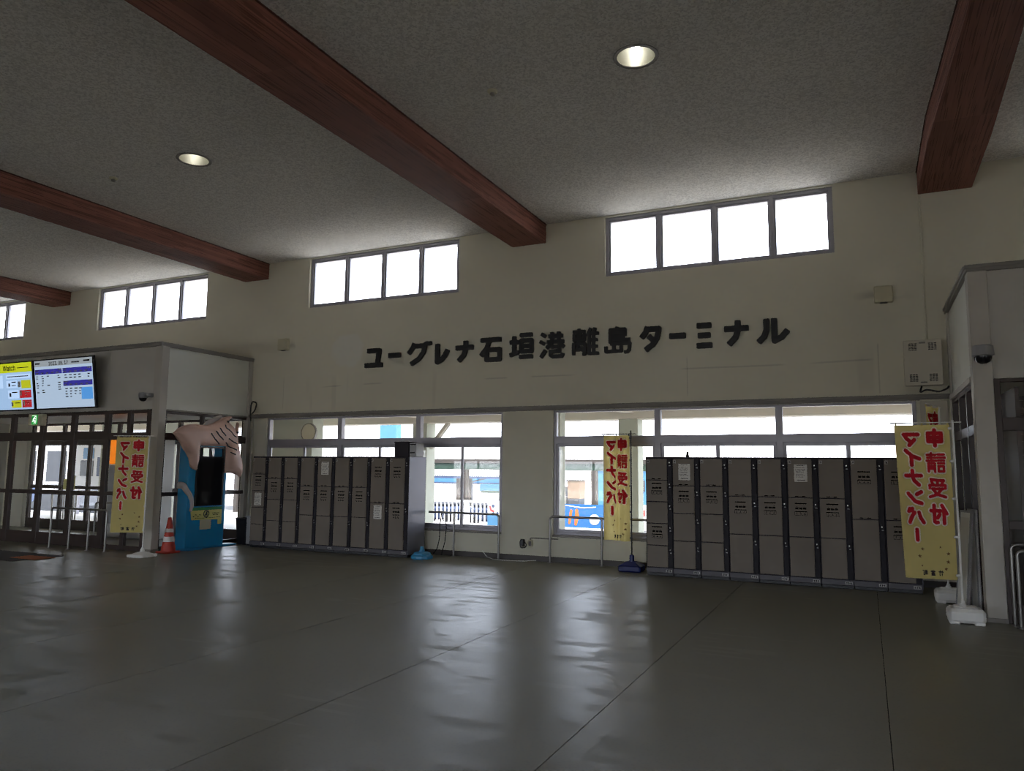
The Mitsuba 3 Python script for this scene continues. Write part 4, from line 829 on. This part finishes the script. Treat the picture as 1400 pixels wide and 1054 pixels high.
# ------------------------------------------------------------------ outdoors
obj("ground", cat(bx(XL - 30, 40, W + TH, 16.6, -.3, -.02), bx(XL - 30, 40, -30, YF - .2, -.3, -.02), bx(XR + .2, 40, YF - .2, W + TH, -.3, -.02)), "m_out_ground", label="pale concrete quay outside the windows", kind="structure")
k = thing("outdoor_canopy", "cream canopy with beams over the pavement outside the low windows", "canopy")
obj("roof_slab", bx(-26, 10, W + TH, 16.2, 3.0, 3.14), "m_out_soffit", k); obj("roof_sheet", bx(-26, 10, W + TH, 16.25, 3.14, 3.17), "m_out_roof", k)
obj("edge_beam", bx(-26, 10, 15.3, 15.75, 2.63, 3.0, .01), "m_out_soffit", k)
for x in (-13.3, -9.7, -4.52, .92): obj("cross_beam", bx(x - .13, x + .13, W + TH, 15.3, 2.76, 3.0, .01), "m_out_soffit", k)
for x, s in ((-9.70, .20), (-4.52, .21), (1.1, .2), (-17.2, .2)): obj("column", bx(x - s, x + s, 15.3, 15.7, -.02, 2.63, .01), "m_out_wall", k)
obj("brace", tube([(-9.5, 15.5, 2.05), (-9.3, 15.5, 2.3), (-9.02, 15.5, 2.63)], .07, 6), "m_out_soffit", k)
k = thing("outdoor_wall", "pale greenish pier of wall outside the left low window", "wall")
obj("pier", bx(-14.2, -12.05, 14.2, 14.6, -.02, 3.0, .01), "m_out_wall", k)
k = thing("outdoor_wall", "pale greenish column close outside the right low window", "wall")
obj("pier", bx(-6.15, -5.63, 14.2, 14.5, -.02, 3.0, .01), "m_out_wall", k)
k = thing("outdoor_clock", "round beige clock face fixed to the pier outside the left low window", "clock")
obj("face", rotx(lathe([(0, -.03), (.20, -.03), (.215, -.015), (.215, .015), (.20, .03), (0, .03)], 32), 90).apply_translation((-11.98, 14.0, 2.37)), "m_beige", k, smooth=40)
obj("rim", rotx(lathe([(.205, -.035), (.225, -.03), (.225, .03), (.205, .035)], 32), 90).apply_translation((-11.98, 14.0, 2.37)), "m_trim", k, smooth=40)
obj("bracket", bx(-12.1, -12.0, 13.98, 14.25, 2.33, 2.41), "m_trim", k)
obj("side_canopy", bx(XR + .2, XR + 4.0, -8, 11, 3.0, 3.15), "m_out_soffit", label="canopy over the pavement beyond the right wall", cat="canopy")
obj("front_canopy", bx(XL, XR, -14, YF - .2, 3.3, 3.45), "m_out_soffit", label="canopy over the pavement behind the viewer", cat="canopy")
obj("ground_quay", bx(-90, 60, 16.6, 34.5, -1.3, -.85), "m_out_quay", label="grey asphalt of the lower quay beyond the canopy", kind="structure")
obj("ground_far", bx(-120, 80, 34.5, 160, -1.3, -.86), "m_out_roof", label="bright concrete of the far quay", kind="structure")
# covered walkway with a vaulted polycarbonate roof
k = thing("covered_walkway", "covered quay walkway with a white vaulted roof on a green beam", "walkway")
ang = np.linspace(0, math.pi, 13); yy, zz = 31.9 - 1.9 * np.cos(ang), 1.98 + .72 * np.sin(ang); xs = np.linspace(-36, 12, 25)
for a, b in zip(xs, xs[1:]):
    v = np.array([(x, y, z) for x in (a + .02, b - .02) for y, z in zip(yy, zz)]); n = len(yy)
    obj("roof_panel", trimesh.Trimesh(v, [t for i in range(n - 1) for t in ((i, n + i, n + i + 1), (i, n + i + 1, i + 1))], process=False), "m_poly", k, smooth=True)
for x in xs: obj("rib", tube([(x, y, z + .02) for y, z in zip(yy, zz)], .035, 6), "m_frame", k, smooth=40)
obj("top_rib", bx(-36, 12, 31.85, 31.95, 2.70, 2.76), "m_frame", k)
for y in (30.0, 33.8): obj("beam", bx(-36, 12, y - .06, y + .06, 1.52, 1.80), "m_out_green", k); obj("gutter", bx(-36, 12, y - .12, y + .08, 1.80, 1.98), "m_out_brown", k)
for x in (-30.4, -23.4, -16.5, -10.33, -3.5, 3.4):
    for y in (30.0, 33.8): obj("post", bx(x - .12, x + .12, y - .12, y + .12, -.85, 1.52, .01), "m_out_brown", k)
# white quay fence
k = thing("quay_fence", "white picket quay fence outside the left low window", "fence")
for x0, x1 in ((-24, -10.9), (-8.8, 5)):
    obj("top_rail", bx(x0, x1, 26.95, 27.05, .18, .27), "m_out_white", k); obj("bottom_rail", bx(x0, x1, 26.95, 27.05, -.72, -.64), "m_out_white", k)
    for i, x in enumerate(np.arange(x0 + .05, x1, .185)):
        if -17.5 < x < -12.5 or x > -8.8 and x < 1: box_part("picket", x - .03, x + .03, 26.97, 27.03, -.64, .18, "m_out_white", k, b=0)
    for x in np.arange(x0, x1 + .01, 1.85 if x0 < -20 else 1.9): box_part("post", x - .08, x + .08, 26.9, 27.1, -.85, .27, "m_out_white", k, b=.01)
k = thing("quay_banner", "bright blue festival banner with white and orange marks outside the right low window", "banner")
obj("cloth", bx(-10.85, -8.85, 26.84, 26.87, -.70, .25), "m_out_blue", k)
blob = [unary_union([LineString([(-10.25, -.45), (-10.18, .0)]).buffer(.05), LineString([(-9.98, -.40), (-9.95, .02)]).buffer(.06), LineString([(-9.95, .0), (-9.9, -.2), (-10.0, -.5)]).buffer(.05)])]
obj("orange_lettering", on_xz(extrude(blob[0], .01), 26.835), "m_out_orange", k)
obj("white_mark", on_xz(extrude(unary_union([LineString([(-10.75, .0), (-10.45, .08)]).buffer(.04), LineString([(-10.62, .12), (-10.60, -.18)]).buffer(.04), LineString([(-10.72, -.12), (-10.48, -.14)]).buffer(.04), LineString([(-10.4, .2), (-9.7, .12), (-9.2, .16)]).buffer(.02), Point(-9.25, -.3).buffer(.2)]), .01), 26.835), "m_out_white", k)
obj("lower_border", bx(-10.85, -8.85, 26.83, 26.84, -.70, -.62), "m_out_white", k)
k = thing("fence_sign", "white and pale blue board on the quay fence, at the left low window", "sign")
obj("board", bx(-13.75, -13.12, 26.85, 26.9, -.68, .22), "m_out_white", k); obj("blue_field", bx(-13.75, -13.12, 26.84, 26.85, -.68, -.28), "m_out_skyblue", k)
obj("dark_mark", on_xz(extrude(unary_union([Point(-13.5, .08).buffer(.06), Point(-13.48, -.2).buffer(.04), Point(-13.3, -.2).buffer(.05)]), .008), 26.84), "m_out_navy", k)
obj("red_mark", on_xz(extrude(LineString([(-13.63, .05), (-13.6, -.08), (-13.48, -.12)]).buffer(.035), .008), 26.84), "m_out_red", k)
k = thing("quay_sign", "small red and white board on the quay beside the yellow window banner", "sign")
obj("board", bx(-7.75, -7.2, 26.85, 26.9, -.60, .3), "m_out_white", k); obj("red_mark", on_xz(extrude(glyph("saru", -7.6, -7.3, -.2, .18, .05), .01), 26.84), "m_out_red", k)
# sheds, boats and crates on the far quay
k = thing("quay_shed", "white quay shed with a blue roof band seen through the left low window", "building")
obj("wall", bx(-40, -20.6, 45, 50, -.85, 1.3), "m_out_roof", k); obj("roof_band", bx(-40, -20.4, 44.4, 50.4, .62, 1.02), "m_out_skyblue", k); obj("eave", bx(-40, -20.4, 44.3, 44.42, .55, .63), "m_out_navy", k)
obj("awning", bx(-40, -20, 42.4, 42.9, .92, 1.14), "m_out_navy", k)
for x in np.arange(-29, -20.2, .16): box_part("awning_rib", x - .04, x + .04, 42.36, 42.42, 1.06, 1.18, "m_out_white", k, b=0)
for x in (-24.05, -23.3): obj("post", bx(x - .14, x + .14, 42.7, 43.0, -.85, .95), "m_out_brown", k)
obj("canopy_box", bx(-22.9, -20.6, 43.6, 44.2, .10, .55), "m_out_skyblue", k); obj("canopy_edge", bx(-22.8, -20.6, 43.55, 43.62, .0, .14), "m_out_green", k)
obj("drain_pipe", tube(bent([(-21.9, 42.5, .95), (-22.9, 42.5, .72), (-22.9, 42.5, -.85)], .1), .05, 8), "m_out_dark", k, smooth=40)
k = thing("parked_van", "dark blue vehicles parked behind the quay fence", "vehicle")
for i, (a, b) in enumerate(((-20.0, -17.6), (-17.3, -15.5), (-15.2, -12.9))):
    obj("body", bx(a, b, 27.5, 28.8, -.6, -.05, .08), "m_out_navy", k); obj("cabin", bx(a + .3, b - .4, 27.6, 28.7, -.05, .16, .1), "m_out_dark", k)
    for wx in (a + .4, b - .4): obj("wheel", rotx(cyl(.25, -.1, .1, sections=20), 90).apply_translation((wx, 27.55, -.6)), "m_black", k)
k = thing("ferry_boat", "white ferry deckhouse moored beyond the quay seen through the right low window", "boat")
obj("hull", bx(-19.5, -16.75, 41, 45, -.85, -.05, .05), "m_out_white", k); obj("deckhouse", bx(-17.9, -16.8, 42, 44, -.05, .52, .03), "m_out_white", k); obj("upper_deck", bx(-18.2, -16.7, 41.8, 44.2, .72, .80), "m_out_white", k); obj("wheelhouse", bx(-17.9, -16.9, 42, 44, .80, 1.05, .03), "m_frame", k)
for x in (-17.6, -17.2, -16.9): obj("window", bx(x - .12, x + .12, 41.98, 42.0, .56, .70), "m_out_dark", k)
for x in np.arange(-19.2, -16.9, .45): obj("fender", bx(x, x + .3, 40.93, 41.0, -.28, -.08, .02), "m_out_dark", k)
k = thing("cargo_crate", "brown cargo crate on the far quay seen through the right low window", "crate")
obj("body", bx(-16.55, -15.75, 43.0, 44.0, -.2, .86, .02), "m_out_box", k); obj("cap", bx(-16.6, -15.7, 42.95, 44.05, .86, .92), "m_out_brown", k); obj("pallet", bx(-16.5, -15.8, 43, 44, -.85, -.2), "m_out_dark", k)
k = thing("blue_building", "blue building behind the ferry seen through the right low window", "building")
obj("block", bx(-16.4, -9, 47, 52, -.85, 1.55), "m_out_skyblue", k); obj("parapet", bx(-16.5, -8.9, 46.9, 52, 1.5, 1.62), "m_out_white", k)
for x in (-14.9, -13.2, -11.5): obj("window", bx(x - .4, x + .4, 46.93, 47.0, .2, .9), "m_out_dark", k)
k = thing("blue_tower", "blue tower rising over the far quay seen through the left low window", "tower")
obj("shaft", bx(-42.6, -40.7, 60, 60.8, -.85, 8.6), "m_out_skyblue", k); obj("cap", bx(-42.8, -40.6, 59.8, 61.0, 8.6, 8.9), "m_out_blue", k)
obj("far_shed", cat(bx(-70, -43.5, 62, 68, -.85, 2.2), bx(-71, -43, 61.5, 68.5, 2.2, 2.4)), "m_out_white", label="long white shed on the far quay beyond the left entrance", cat="building")
for x, y, s, l in ((-2.6, 41, 2.4, "leafy tree behind the walkway roof above the middle of the right lockers"), (5.8, 43, 2.2, "leafy tree behind the walkway roof at the right end of the right lockers")):
    k = thing("quay_tree", l, "tree")
    rng = np.random.default_rng(int(s * 10)); n = 1100
    c = np.clip(rng.normal(size=(n, 3)), -1.8, 1.8) * [s * .55, s * .4, s * .2] + [x, y, 1.75]; ms = []
    q = trimesh.Trimesh([[-.16, 0, 0], [0, -.05, .07], [.16, 0, 0], [0, .05, -.07]], [[0, 1, 2], [0, 2, 3]], process=False)
    vs, fs = [], []
    for i in range(n):
        R = trimesh.transformations.random_rotation_matrix(rng.random(3))[:3, :3]; vs.append(q.vertices @ R.T + c[i]); fs.append(q.faces + 4 * i)
    obj("foliage", trimesh.Trimesh(np.vstack(vs), np.vstack(fs), process=False), "m_leaf", k); obj("trunk", tube([(x, y, -.85), (x + .05, y, .5), (x, y, 1.8)], .12, 8), "m_out_brown", k)
# outside the left entrance doors
k = thing("poster_board", "white notice board with dark and blue posters outside the left doors", "notice board")
obj("board", bx(-23.2, -20.8, 15.9, 16.0, .9, 2.3), "m_out_white", k)
for a, b, c, d, m_ in ((-22.9, -22.3, 1.2, 1.7, "m_out_dark"), (-22.1, -21.5, 1.2, 1.8, "m_out_navy"), (-22.8, -22.3, 1.75, 2.1, "m_out_skyblue"), (-21.4, -21.0, 1.2, 1.8, "m_out_brown")): obj("poster", bx(a, b, 15.88, 15.9, c, d), m_, k)
for x in (-23.0, -21.0): obj("leg", bx(x - .04, x + .04, 15.93, 15.99, -.02, .9), "m_frame", k)
for i, x in enumerate((-18.6, -16.6)):
    k = thing("outdoor_column", ("pale column outside the left doors, the further left" if i == 0 else "pale column outside the left doors, the nearer to the banner"), "column")
    obj("shaft", bx(x - .22, x + .22, 13.6, 14.0, -.02, 3.0, .01), "m_out_wall", k); obj("foot", bx(x - .24, x + .24, 13.58, 14.02, -.02, .15), "m_trim", k)
k = thing("vending_machine", "vending machine with an orange lit top beyond the doors behind the left banner", "vending machine")
obj("case", bx(-14.97, -13.62, 11.05, 11.6, 0, 2.15, .02), "m_white", k)
obj("orange_front", bx(-14.95, -13.64, 11.03, 11.05, 1.58, 2.10), "m_out_orange", k, more=emit(220, 120, 20, .05)); obj("lower_front", bx(-14.95, -13.64, 11.03, 11.05, .3, 1.55), "m_grey_plastic", k)
k = thing("leaflet_holder", "small yellow leaflet holder on the inner rail of the left entrance doors", "leaflet holder")
obj("tray", bx(-14.35, -14.12, 9.62, 9.7, 1.06, 1.27, .006), "m_yellow", k); obj("back", bx(-14.35, -14.12, 9.69, 9.71, 1.06, 1.34), "m_yellow", k)
k = thing("luggage_trolley", "steel luggage rack outside the left doors", "trolley")
for x in (-20.4, -19.9, -19.4, -18.9): obj("hoop", tube(bent([(x, 13.4, 0), (x, 13.4, .85), (x + .4, 13.4, .85), (x + .4, 13.4, 0)], .08), .02, 8), "m_chrome", k, smooth=40)
obj("base", bx(-20.5, -18.4, 13.2, 13.6, -.02, .06), "m_grey_plastic", k)

# cars parked on the quay and the ticket office, seen through the left doors
def car(x, y, col, label):
    k = thing("parked_car", label, "car", "cars parked beyond the left doors")
    prof = Polygon([(0, .28), (0, .72), (.75, .86), (1.35, 1.36), (2.75, 1.40), (3.45, .92), (3.95, .84), (4.0, .30)]).buffer(-.05).buffer(.05)
    for wx in (.78, 3.2): prof = prof.difference(Point(wx, .30).buffer(.36, 12))
    obj("body", move(on_xz(extrude(prof, 1.6), 0), x, y + 1.6, -.85), col, k)
    gl = Polygon([(.92, .90), (1.42, 1.30), (2.70, 1.33), (3.25, .95)])
    for a, b in ((.9, 2.0), (2.06, 3.3)): obj("side_window", move(on_xz(extrude(gl.intersection(sbox(a, 0, b, 2)), .02), 0), x, y + .005, -.85), "m_out_dark", k)
    for wx in (.78, 3.2):
        w_ = obj("wheel", rotx(cyl(.31, -.1, .1, sections=24), 90).apply_translation((x + wx, y + .11, -.54)), "m_black", k)
        obj("hub", rotx(cyl(.18, -.105, .105, sections=16), 90).apply_translation((x + wx, y + .10, -.54)), "m_camera", w_)
for x, y, c, l in ((-36.0, 19.5, "m_out_navy", "dark navy car parked beyond the left doors, furthest left"), (-31.3, 19.2, "m_out_dark", "charcoal car parked beyond the left doors, the middle one"), (-26.6, 19.5, "m_camera", "grey car parked beyond the left doors, nearest the banner")): car(x, y, c, l)
k = thing("ticket_office", "grey office building with dark windows beyond the parked cars", "building")
obj("block", bx(-62, -37.3, 30, 38, -.85, 4.2), "m_grey_plastic", k); obj("eave", bx(-62.5, -37.0, 29.2, 38.5, 4.2, 4.5), "m_out_soffit", k)
for x in np.arange(-60.5, -38.3, 3.0):
    f_ = obj("window", bx(x - .9, x + .9, 29.95, 30.0, .5, 2.4), "m_out_dark", k); obj("window_sill", bx(x - 1.0, x + 1.0, 29.9, 30.0, .38, .5), "m_out_white", f_)
